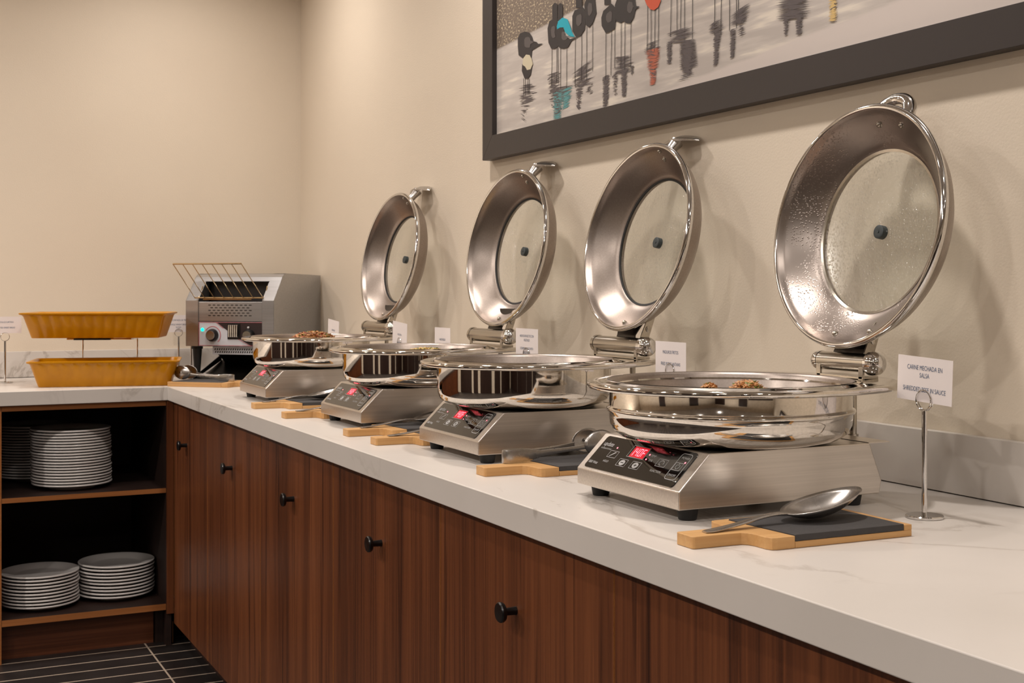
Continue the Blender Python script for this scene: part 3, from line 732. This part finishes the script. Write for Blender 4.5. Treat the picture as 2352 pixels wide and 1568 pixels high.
# ---------------------------------------------------------------- table signs
def make_sign(loc, face, label, lines, cw=.111, ch=.066, zt=.236, tilt=0, fs=.0098, ringz=.173, coff=0, lead=None):
    # face: rotation so that local -y is the reading side
    t = thing('table_sign', loc, label, 'sign', 'white food signs on steel stands', face)
    MB().lathe([(0, 0), (.0265, 0), (.0275, .001), (.0275, .0036), (.0262, .0048), (0, .0052)], 40).build('base', 'chrome', t, smooth=True)
    MB().lathe([(0, .005), (.0039, .005), (.0039, ringz - .0155), (0, ringz - .0155)], 16).build('pole', 'chrome', t, smooth=True)
    rg = MB()
    for yy in (-.0022, .0022):
        rg.tube([(.0150 * math.cos(a), yy, ringz + .0150 * math.sin(a)) for a in [2 * PI * i / 28 for i in range(28)]], .0011, 8, True)
    rg.build('ring_clip', 'chrome', t, smooth=True)
    M = Matrix.Translation((coff, 0, zt - ch / 2)) @ Matrix.Rotation(tilt, 4, 'Y')
    c = MB().box(-cw / 2, cw / 2, -.0003, .0003, -ch / 2, ch / 2).xf(M).build('card', 'card', t)
    TM = M @ frameM((0, -.0006, 0), Vector((1, 0, 0)), Vector((0, 0, 1)), Vector((0, -1, 0)))
    for s_, y in lines:
        text('card_print', [s_], fs, 'ink_blue', c, TM @ Matrix.Translation((-.0, y, 0)), space=1.0, xs=.74)
    return t
FW = -PI / 2      # reading side towards -x
make_sign((1.384, 1.4535, .9), FW, 'food sign for shredded beef, nearest the camera on its tall stand', [('CARNE MECHADA EN', .0165), ('SALSA', .0055), ('SHREDDED BEEF IN SAUCE', -.0155)], tilt=R(2.6), fs=.0098)
make_sign((1.400, 2.160, .9), FW, 'food sign for fried ripe plantains behind the nearest dish', [('MADUROS FRITOS', .014), ('FRIED RIPE PLANTAINS', -.009)], cw=.109, ch=.070, zt=.2335, ringz=.176, fs=.0092)
make_sign((1.400, 2.790, .9), FW, 'food sign with four lines on scrambled eggs behind the second dish', [('HUEVOS REVUELTOS CON', .019), ('VEGETALES', .009), ('SCRAMBLED EGGS WITH', -.011), ('VEGETABLES', -.021)], cw=.118, ch=.074, zt=.2425, ringz=.182, fs=.0084)
make_sign((1.400, 3.636, .9), FW, 'narrow looking food sign right of the furthest hinge', [('SALCHICHA', .0), ('SAUSAGE', -.024)], cw=.118, ch=.074, zt=.239, tilt=R(4), ringz=.178, fs=.0082)
make_sign((1.400, 3.309, .9), FW, 'food sign on the wall side between the second and third lids', [('HABICHUELAS', .004), ('BEANS', -.024)], cw=.109, ch=.074, zt=.2315, ringz=.150, fs=.0088)
make_sign((1.400, 4.265, .9), FW, 'tilted food sign behind the furthest chafing dish', [('GUANDULES', .004), ('PIGEON PEAS', -.020)], cw=.118, ch=.078, zt=.2325, tilt=R(4), ringz=.160, fs=.0084)
make_sign((1.049, 5.107, .9), 0, 'bread sign between the mustard trays and the toaster', [('PAN CORTADO DE TRIGO', .013), ('WHOLE WHEAT BREAD', -.004), ('SLICED', -.0145)], cw=.115, ch=.066, zt=.238, ringz=.170, fs=.0088)
make_sign((1.125, 5.235, .9), 0, 'bread sign mostly hidden behind the toaster and the other bread sign', [('PAN BLANCO', .010), ('WHITE BREAD', -.006)], cw=.115, ch=.060, zt=.234, ringz=.166, fs=.0088)
make_sign((.412, 5.025, .9), 0, 'food sign at the left edge of the photo beside the mustard trays', [('PAN DULCE SURTIDO', .010), ('ASSORTED SWEET BREAD', -.010)], cw=.112, ch=.060, zt=.239, ringz=.166, fs=.0080)

# ---------------------------------------------------------------- mustard trays and their rack
def make_tray(loc, rz, label):
    t = thing('baking_tray', loc, label, 'tray', 'mustard coloured deep trays', rz)
    def ring(lx, ly, r, z, flute=0, nper=14):
        pts = []
        # rounded rectangle sampled by side
        def side(p0, p1, n):
            for i in range(n):
                u = i / n; x = p0[0] + (p1[0] - p0[0]) * u; y = p0[1] + (p1[1] - p0[1]) * u
                dx, dy = p1[0] - p0[0], p1[1] - p0[1]; l = math.hypot(dx, dy); nx, ny = dy / l, -dx / l
                f = flute * (abs(math.sin(PI * u * (n / 8)))) if n > 8 else 0
                pts.append((x + nx * f, y + ny * f, z))
        a, b = lx / 2, ly / 2
        C = [arc(a - r, -b + r, r, 270, 360, 3), arc(a - r, b - r, r, 0, 90, 3), arc(-a + r, b - r, r, 90, 180, 3), arc(-a + r, -b + r, r, 180, 270, 3)]
        side(C[3][-1], C[0][0], 96); pts.extend([p + (z,) for p in C[0][:-1]])
        side(C[0][-1], C[1][0], 48); pts.extend([p + (z,) for p in C[1][:-1]])
        side(C[1][-1], C[2][0], 96); pts.extend([p + (z,) for p in C[2][:-1]])
        side(C[2][-1], C[3][0], 48); pts.extend([p + (z,) for p in C[3][:-1]])
        return pts
    T = .09
    R_ = [ring(.434, .186, .012, .0015), ring(.438, .190, .014, 0.0, 0), ring(.442, .194, .014, .004, .0022), ring(.486, .232, .016, .076, .0034), ring(.494, .240, .010, .0815, .0004), ring(.508, .254, .010, .084), ring(.510, .256, .010, .0885), ring(.500, .246, .010, .0900), ring(.486, .232, .016, .0865, -.0005), ring(.434, .184, .012, .008, -.0005), ring(.42, .17, .01, .006)]
    mb = MB(); mb.loft([[Vector(p) for p in r] for r in R_], cap=True)
    mb.build('tray_body', 'mustard_glaze', t, smooth=True, ang=55)
    return t
# lower: front rim from (.457,4.71) to (.951,4.592)
th = R(-13.5)
u = Vector((math.cos(th), math.sin(th), 0)); v = Vector((-math.sin(th), math.cos(th), 0))
c0 = Vector((.457, 4.712, 0)) + u * .250 + v * .126
T0 = make_tray((c0.x, c0.y, .9002), th, 'mustard deep tray standing on the worktop, the lower of two')
th2 = R(-20); u2 = Vector((math.cos(th2), math.sin(th2), 0)); v2 = Vector((-math.sin(th2), math.cos(th2), 0))
c1 = Vector((.439, 4.835, 0)) + u2 * .254 + v2 * .126
c = copy_tree(T0); c.location = (c1.x, c1.y, 1.0655); c.rotation_euler = (0, 0, th2); c['label'] = 'mustard deep tray raised on the wire rack, the upper of two'
rk = thing('wire_rack', (c1.x, c1.y, .9), 'thin steel wire rack holding up the upper mustard tray', 'rack', rz=th2)
w_ = MB()
for sx in (-.088, .108):
    w_.tube([(sx, .10, .0035), (sx, .118, .0035)] + [(sx, .122, .01), (sx, .122, .150), (sx, .118, .1595), (sx, .10, .1615), (sx, -.07, .1615)], .0032, 8)
w_.build('upright', 'chrome', rk, smooth=True)
MB().tube([(-.10, -.07, .1615), (.12, -.07, .1615), (.12, .112, .1615), (-.10, .112, .1615)], .003, 8, True).build('top_frame', 'chrome', rk, smooth=True)
MB().tube([(-.12, .10, .0035), (.14, .10, .0035), (.14, .19, .0035), (-.12, .19, .0035)], .003, 8, True).build('base_frame', 'chrome', rk, smooth=True)
MB().box(-.075, .05, -.085, -.02, .158, .1635).build('rest_pad', 'black_rubber', rk)

# ---------------------------------------------------------------- conveyor toaster
W, L = .360, .43
A = R(-41)
t = thing('conveyor_toaster', (1.040, 4.930, .9), 'stainless conveyor toaster with wire loading rack in the corner', 'toaster', rz=A)
# local: x left->right along the front, y to the rear, z up from the worktop
Z0, Z1, ZT = .125, .296, .398
side = [(0, Z0), (0, Z1), (.062, ZT - .030), (.074, ZT - .014), (.092, ZT - .003), (.112, ZT), (L, ZT - .004), (L, Z0)]
CL_, CR_ = .050, .046
body = MB().prism(side, W - .0015, W, 0).prism(side, 0, .0015, 0)
for xa, xb in ((0, CL_), (W - CR_, W)):
    for (p, q) in zip(side[:-2], side[1:-1]):
        if p[0] > .1: break
        body.add([(xa, p[0], p[1]), (xb, p[0], p[1]), (xb, q[0], q[1]), (xa, q[0], q[1])], [(0, 1, 2, 3)])
# hood over the opening
top = [s for s in side if s[0] >= .06]
hood = top[:-1]
for (p, q) in zip(hood[:-1], hood[1:]):
    xa, xb = (CL_, W - CR_) if q[0] < .1 else (0, W)
    body.add([(xa, p[0], p[1]), (xb, p[0], p[1]), (xb, q[0], q[1]), (xa, q[0], q[1])], [(0, 1, 2, 3)])
body.add([(0, L, Z0), (W, L, Z0), (W, L, ZT - .004), (0, L, ZT - .004)], [(0, 1, 2, 3)])
body.add([(0, 0, Z0), (W, 0, Z0), (W, L, Z0), (0, L, Z0)], [(0, 1, 2, 3)])
tb = body.build('housing', 'toaster_steel', t, smooth=True, ang=25)
ck = MB()
for x in (CL_, W - CR_ - .0015):
    ck.prism([(.0005, Z0 + .001), (.0005, Z1), (.058, ZT - .034), (.085, ZT - .02), (.085, Z0 + .001)], x, x + .0015, 0)
ck.build('inner_cheek', 'toaster_steel', t)
MB().box(CL_, W - CR_, .10, .102, Z0 + .07, ZT - .006).box(CL_, W - CR_, .012, .10, Z1 - .02, Z1 - .017).build('oven_mouth', 'heater_dark', t)
dp = MB().box(CL_ + .002, W - CR_ - .002, .002, .012, .2185, .2915).build('front_cover', 'toaster_steel', t, bevel=.0015)
vs = MB()
for r in range(5):
    for q in range(10 - r % 2):
        x = CL_ + .042 + q * .0185 + (r % 2) * .009; z = .279 - r * .0098
        vs.box(x, x + .0105, .0012, .0021, z - .0015, z + .0015)
vs.build('vent_slots', 'black_metal', dp)['kind'] = 'stuff'
cp = MB().box(CL_ + .001, W - CR_ - .001, .004, .012, Z0 + .001, .216).build('control_panel', 'panel_grey', t)
x0, x1 = CL_ + .001, W - CR_ - .001
MB().prism([(x0 + .075, .2145), (x1 - .001, .2145), (x1 - .001, Z0 + .003), (x0 + .215, Z0 + .003), (x0 + .165, .155), (x0 + .105, .193)], .0030, .0045, 1).build('dark_graphic', 'panel_dark', cp)
rl = MB()
rl.tube([(x0 + .002, .003, .2145), (x1 - .002, .003, .2145)], .0008, 4).tube([(x0 + .002, .003, Z0 + .003), (x1 - .002, .003, Z0 + .003)], .0008, 4).tube([(x0 + .002, .003, .2145), (x0 + .002, .003, Z0 + .003)], .0008, 4)
rl.tube([(x0 + .072, .003, .2145), (x0 + .103, .003, .192)], .0008, 4).tube([(x0 + .160, .003, .154), (x0 + .212, .003, Z0 + .003)], .0008, 4)
KX, KZ = x0 + .058, .1665
rl.tube([(KX + .033 * math.cos(a), .003, KZ + .033 * math.sin(a)) for a in [R(-50 + 200 * i / 20) for i in range(21)]], .001, 4)
rl.build('red_outline', 'red_line', cp)
def dial(x, z, r, parent):
    M = frameM((x, .004, z), Vector((1, 0, 0)), Vector((0, 0, 1)), Vector((0, -1, 0)))
    q = MB().lathe([(0, 0), (r, 0), (r, .006), (r * .86, .016), (r * .80, .018), (0, .018)], 32, M).build('dial', 'black_metal', parent, smooth=True)
    MB().lathe([(0, .0182), (r * .74, .0182), (r * .70, .0215), (0, .0215)], 28, M).build('dial_cap', 'worn_steel', parent, smooth=True)
dial(KX, KZ, .024, cp); dial(x0 + .207, .1665, .024, cp)
MB().box(x0 + .120, x0 + .172, .001, .004, .152, .212).build('switch_plate', 'black_metal', cp, bevel=.001)
sw = MB()
for q in range(5): sw.box(x0 + .1265 + q * .0080, x0 + .1335 + q * .0080, -.008, .001, .160, .206)
sw.build('switch_cover', 'chrome', cp, bevel=.002)
MB().lathe([(0, 0), (.0065, 0), (.006, .002), (0, .003)], 20, frameM((x0 + .016, .004, .187), Vector((1, 0, 0)), Vector((0, 0, 1)), Vector((0, -1, 0)))).build('green_lamp', 'led_green', cp, smooth=True)
MB().lathe([(0, 0), (.004, 0), (.004, .003), (0, .0045)], 16, frameM((x0 + .205, .003, .196), Vector((1, 0, 0)), Vector((0, 0, 1)), Vector((0, -1, 0)))).build('white_marker', 'white_print', cp, smooth=True)
ft = None
for x, y in ((.026, .040), (W - .040, .045), (.040, L - .05), (W - .040, L - .05)):
    if ft is None:
        ft = MB().lathe([(0, 0), (.0085, 0), (.0095, .004), (.0175, .112), (.0205, .114), (.0205, .1245), (0, .1245)], 24).build('foot', 'black_rubber', t, smooth=True); ft.location = (x, y, 0)
    else:
        c = ft.copy(); COL.objects.link(c); c.location = (x, y, 0)
pt = MB().prism([(.02, .094), (.02, .124), (.19, .124), (.19, .098)], CL_ + .050, W - .03, 0).build('crumb_tray', 'panel_grey', t, bevel=.0008)
pf = MB()
for r in range(2):
    for q in range(24):
        x = CL_ + .058 + q * .0093 + r * .002; z = .1135 - r * .010
        pf.add([(x, .0192, z - .0035), (x + .0045, .0192, z - .0035), (x + .0065, .0192, z + .0035), (x + .002, .0192, z + .0035)], [(0, 1, 2, 3)])
pf.build('perforations', 'black_metal', pt)['kind'] = 'stuff'
# return chute under the body
MB().ribbon([(W / 2 + .03, y, z) for y, z in ((.06, .094), (.095, .075), (.14, .045), (.19, .022), (.25, .012))][::-1] + [], (1, 0, 0), [.22] * 5, .003).build('return_chute', 'black_enamel', t)
MB().ribbon([(W / 2 + .02, y, z) for y, z in ((-.085, .006), (-.03, .012), (.06, .040), (.13, .066))], (1, 0, 0), [.24] * 4, .002).build('output_tray', 'dark_steel', t, smooth=True)
rr = MB()
rr.prism([(-.085, .005), (.13, .066), (.13, .084), (.118, .084), (-.085, .014)], W / 2 - .103, W / 2 - .100, 0).prism([(-.085, .005), (.13, .066), (.13, .084), (.118, .084), (-.085, .014)], W / 2 + .139, W / 2 + .142, 0)
rr.build('tray_rail', 'black_enamel', t)
MB().box(CL_ + .10, W - .004, .20, L - .01, .004, .1245).build('drive_housing', 'black_enamel', t, bevel=.004)
# wire loading rack
wr = MB(); xa, xb = CL_ - .010, W - CR_ + .004
wr.tube([(xa, -.004, .306), (xb, -.004, .306)], .0028, 8)
wr.tube([(xa - .006, -.155, .430), (xb - .012, -.155, .430)], .003, 8)
n_ = 8
for i in range(n_):
    f = i / (n_ - 1)
    wr.tube([(xa + (xb - xa) * f, -.004, .306), (xa - .006 + (xb - xa - .006) * f, -.155, .430)], .0017, 6)
for x in (xa + .008, xb - .004):
    wr.tube([(x, -.004, .306), (x, .012, .308), (x, .030, .325), (x, .040, .350)], .0019, 6)
wr.tube([(xa + .03, .004, .300), (xb - .05, .004, .300)], .0024, 6)
wr.build('loading_rack', 'brass_wire', t, smooth=True)

# ---------------------------------------------------------------- framed print
FY0, FZ0, FYE, FZT = 3.415, 1.609, -.15, 2.50
pf = thing('framed_print', (XW, FY0, FZ0), 'large dark framed print of shorebirds wading, on the right wall', 'picture')
FL_, FH, FWD = FY0 - FYE, FZT - FZ0, .066
def rail(pts, x0=-.030): return MB().prism(pts, x0, -.001, 0)
rail([(0, 0), (-FL_, 0), (-FL_ + FWD, FWD), (-FWD, FWD)]).build('frame_rail', 'frame_black', pf, bevel=.0008)
rail([(0, 0), (-FWD, FWD), (-FWD, FH - FWD), (0, FH)]).build('frame_rail', 'frame_black', pf, bevel=.0008)
rail([(0, FH), (-FWD, FH - FWD), (-FL_ + FWD, FH - FWD), (-FL_, FH)]).build('frame_rail', 'frame_black', pf, bevel=.0008)
rail([(-FL_, 0), (-FL_, FH), (-FL_ + FWD, FH - FWD), (-FL_ + FWD, FWD)]).build('frame_rail', 'frame_black', pf, bevel=.0008)
# print, its own origin at the inner lower left corner
pr_ = MB().box(-.0, .003, -(FL_ - 2 * FWD) - .003, .003, -.003, FH - 2 * FWD + .003).build('print', 'print_water', pf)
pr_.location = (-.015, -.033, .069)
def P3(p, h=0): return (-.0004 - h, -p[0] / 1000, p[1] / 1000)
PIC_POLY = {'dark': [[(171, 250), (185, 261), (217, 261), (244, 252), (257, 240), (265, 226), (286, 220), (294, 214), (323, 210), (276, 205), (257, 203), (252, 181), (201, 191), (176, 203), (171, 228)], [(198, 175), (260, 166), (249, 138), (233, 130), (212, 134), (196, 156)], [(375, 259), (375, 301), (390, 305), (403, 298), (403, 256)], [(405, 253), (406, 295), (420, 298), (432, 290), (432, 252)], [(348, 245), (358, 262), (388, 265), (403, 254), (398, 218), (408, 189), (388, 185), (368, 189), (353, 207)], [(400, 234), (422, 237), (439, 227), (441, 210), (472, 196), (517, 194), (479, 190), (461, 177), (437, 177), (415, 183), (398, 199)], [(484, 252), (496, 264), (540, 264), (553, 246), (549, 207), (526, 194), (503, 195), (484, 214)], [(503, 269), (503, 323), (533, 317), (535, 263)], [(546, 267), (562, 290), (598, 279), (606, 236), (591, 217), (571, 207), (553, 217), (549, 247)], [(631, 220), (641, 235), (680, 245), (701, 230), (701, 207), (696, 182), (667, 178), (652, 179), (633, 200)], [(646, 248), (646, 293), (673, 287), (675, 244)], [(696, 238), (713, 260), (746, 247), (746, 192), (721, 191), (701, 199)], [(729, 231), (746, 253), (786, 239), (791, 217), (809, 213), (790, 209), (782, 192), (766, 181), (746, 186), (729, 202)]], 'teal': [[(400, 241), (408, 253), (432, 258), (458, 249), (472, 230), (482, 212), (497, 197), (470, 203), (446, 218), (437, 232), (417, 235), (403, 233)]], 'orange': [[(831, 223), (836, 235), (893, 223), (899, 208), (889, 196), (871, 192), (855, 197), (840, 210)]], 'cream': [[(204, 189), (223, 197), (244, 192), (255, 181), (263, 165), (249, 153), (228, 154), (217, 165), (201, 172)]]}
PIC_LEGS = [(206, 135, 206, 89), (216, 134, 217, 85), (231, 132, 232, 88), (240, 130, 241, 87), (373, 189, 369, 93), (399, 188, 398, 96), (405, 187, 408, 92), (420, 181, 419, 76), (454, 176, 452, 74), (499, 196, 497, 70), (532, 197, 531, 83), (558, 212, 556, 79), (588, 215, 586, 97), (653, 179, 651, 66), (680, 181, 676, 73), (695, 187, 694, 89), (725, 192, 723, 85), (742, 189, 740, 78), (769, 184, 767, 78), (843, 208, 840, 103), (857, 197, 857, 100), (874, 194, 872, 98), (889, 199, 887, 103), (942, 213, 937, 120), (964, 209, 964, 119), (980, 206, 978, 127), (994, 203, 993, 90), (1025, 196, 1024, 100), (1109, 179, 1107, 94), (1132, 175, 1131, 90), (1162, 169, 1161, 94), (1186, 164, 1185, 95), (1192, 162, 1192, 104)]
PIC_STREAK = [('dark', (171, 121), (286, 109), (286, 64), (174, 67), 0.55), ('dark', (179, 73), (255, 75), (228, 7), (185, 29), 0.4), ('dark', (343, 122), (422, 124), (422, 74), (348, 68), 0.6), ('dark', (353, 83), (494, 80), (437, 17), (358, 38), 0.55), ('tealr', (373, 71), (437, 74), (427, 0), (373, 2), 0.9), ('tealr', (417, 74), (494, 75), (470, 26), (422, 21), 0.75), ('dark', (380, 80), (422, 76), (422, 12), (383, 14), 0.5), ('dark', (475, 107), (602, 130), (602, 66), (484, 67), 0.6), ('dark', (496, 75), (549, 74), (526, 6), (498, 21), 0.6), ('dark', (549, 69), (600, 67), (593, 39), (553, 29), 0.3), ('dark', (631, 75), (676, 77), (667, 3), (633, 3), 0.8), ('dark', (678, 113), (786, 108), (786, 67), (680, 72), 0.6), ('dark', (680, 76), (713, 78), (709, 23), (684, 23), 0.5), ('dark', (719, 79), (758, 82), (752, 13), (723, 15), 0.8), ('dark', (762, 81), (786, 81), (782, 61), (766, 59), 0.5), ('dark', (823, 123), (900, 122), (900, 85), (825, 92), 0.55), ('oranger', (829, 105), (900, 105), (896, 60), (837, 57), 0.9), ('oranger', (845, 64), (884, 62), (880, 25), (849, 23), 0.9), ('dark', (837, 103), (884, 96), (880, 29), (849, 38), 0.25), ('dark', (917, 130), (1039, 132), (1039, 94), (919, 106), 0.65), ('dark', (919, 108), (949, 109), (945, 57), (922, 60), 0.7), ('dark', (969, 102), (1041, 98), (1050, 40), (971, 40), 1.0), ('dark', (975, 97), (1039, 94), (1025, 28), (982, 31), 0.9), ('dark', (960, 34), (1046, 33), (1025, 18), (964, 19), 0.3), ('dark', (1083, 116), (1135, 128), (1155, 93), (1083, 98), 0.65), ('dark', (1161, 125), (1237, 140), (1231, 106), (1161, 100), 0.75), ('dark', (1101, 97), (1135, 95), (1122, 33), (1101, 28), 0.75), ('dark', (1160, 94), (1187, 95), (1182, 39), (1161, 35), 0.75), ('dark', (1184, 111), (1231, 108), (1219, 78), (1187, 76), 0.5), ('dark', (1310, 127), (1428, 114), (1425, 73), (1315, 86), 0.85), ('dark', (1336, 86), (1364, 84), (1356, 52), (1339, 53), 0.6), ('dark', (1374, 84), (1403, 82), (1398, 46), (1376, 47), 0.85), ('yellow', (1472, 95), (1501, 99), (1499, 52), (1472, 54), 0.75), ('dark', (1473, 93), (1499, 96), (1499, 69), (1476, 70), 0.25)]
LV = {'dark': .0, 'teal': .0003, 'orange': .0003, 'cream': .0003}
for cname, polys in PIC_POLY.items():
    mb = MB()
    for iq, pl in enumerate(polys): mb.add([P3(p, LV[cname] + .0012 + iq * .00002) for p in pl], [tuple(range(len(pl)))])
    mb.build('printed_birds', 'pic_' + cname, pr_)
hb = MB()
for pl in PIC_POLY['dark']:
    if len(pl) < 8: continue
    mx_ = sum(p[0] for p in pl) / len(pl) + 4; my_ = sum(p[1] for p in pl) / len(pl) + 9
    hb.add([P3((mx_ + (p[0] - mx_) * .42, my_ + (p[1] - my_) * .40), .0018) for i_, p in enumerate(pl)], [tuple(range(len(pl)))])
hb.build('printed_feathers', 'pic_grey', pr_)['kind'] = 'stuff'
mb = MB(); rnd = random.Random(5)
for (a, b, c_, d_) in PIC_LEGS:
    pts = [(a + (c_ - a) * i / 6 + rnd.uniform(-.7, .7), b + (d_ - b) * i / 6) for i in range(7)]
    for p, q in zip(pts[:-1], pts[1:]): mb.add([P3((p[0] - 1.1, p[1]), .001), P3((p[0] + 1.1, p[1]), .001), P3((q[0] + 1.1, q[1]), .001), P3((q[0] - 1.1, q[1]), .001)], [(0, 1, 2, 3)])
mb.build('printed_legs', 'pic_dark', pr_)['kind'] = 'stuff'
st = {}; cnt = 0
for (cn, p0, p1, p2, p3, dens) in PIC_STREAK:
    mb = st.setdefault(cn, MB()); H = max(4, ((p0[1] + p1[1]) - (p2[1] + p3[1])) / 2)
    n = int(H / 2.3)
    for i in range(n):
        f = (i + .5) / n
        l = (p0[0] + (p3[0] - p0[0]) * f, p0[1] + (p3[1] - p0[1]) * f); r = (p1[0] + (p2[0] - p1[0]) * f, p1[1] + (p2[1] - p1[1]) * f)
        for _ in range(3 if dens > .5 else 2):
            if rnd.random() > dens * (.7 if cn in ('tealr', 'oranger') else 1) + .2: continue
            u0 = rnd.uniform(-.05, .5) * (1.1 - dens) * 1.4; u1 = 1 - rnd.uniform(-.05, .5) * (1.1 - dens) * 1.4
            if dens < .7 and rnd.random() < .4:
                m_ = rnd.uniform(.2, .8); u0, u1 = (u0, m_) if rnd.random() < .5 else (m_, u1)
            if u1 - u0 < .05: continue
            a_ = (l[0] + (r[0] - l[0]) * u0, l[1] + (r[1] - l[1]) * u0 + rnd.uniform(-1.2, 1.2)); b_ = (l[0] + (r[0] - l[0]) * u1, l[1] + (r[1] - l[1]) * u1 + rnd.uniform(-1.2, 1.2))
            h_ = rnd.uniform(.5, 1.5); cnt = cnt + 1; hh = cnt * 1.2e-6
            mb.add([P3((a_[0], a_[1]), hh), P3(((a_[0] + b_[0]) / 2, (a_[1] + b_[1]) / 2 - h_), hh), P3(b_, hh), P3(((a_[0] + b_[0]) / 2, (a_[1] + b_[1]) / 2 + h_), hh)], [(0, 1, 2, 3)])
for cn, mb in st.items():
    mb.build('printed_reflections', 'pic_reflect' if cn == 'dark' else 'pic_' + cn, pr_)['kind'] = 'stuff'
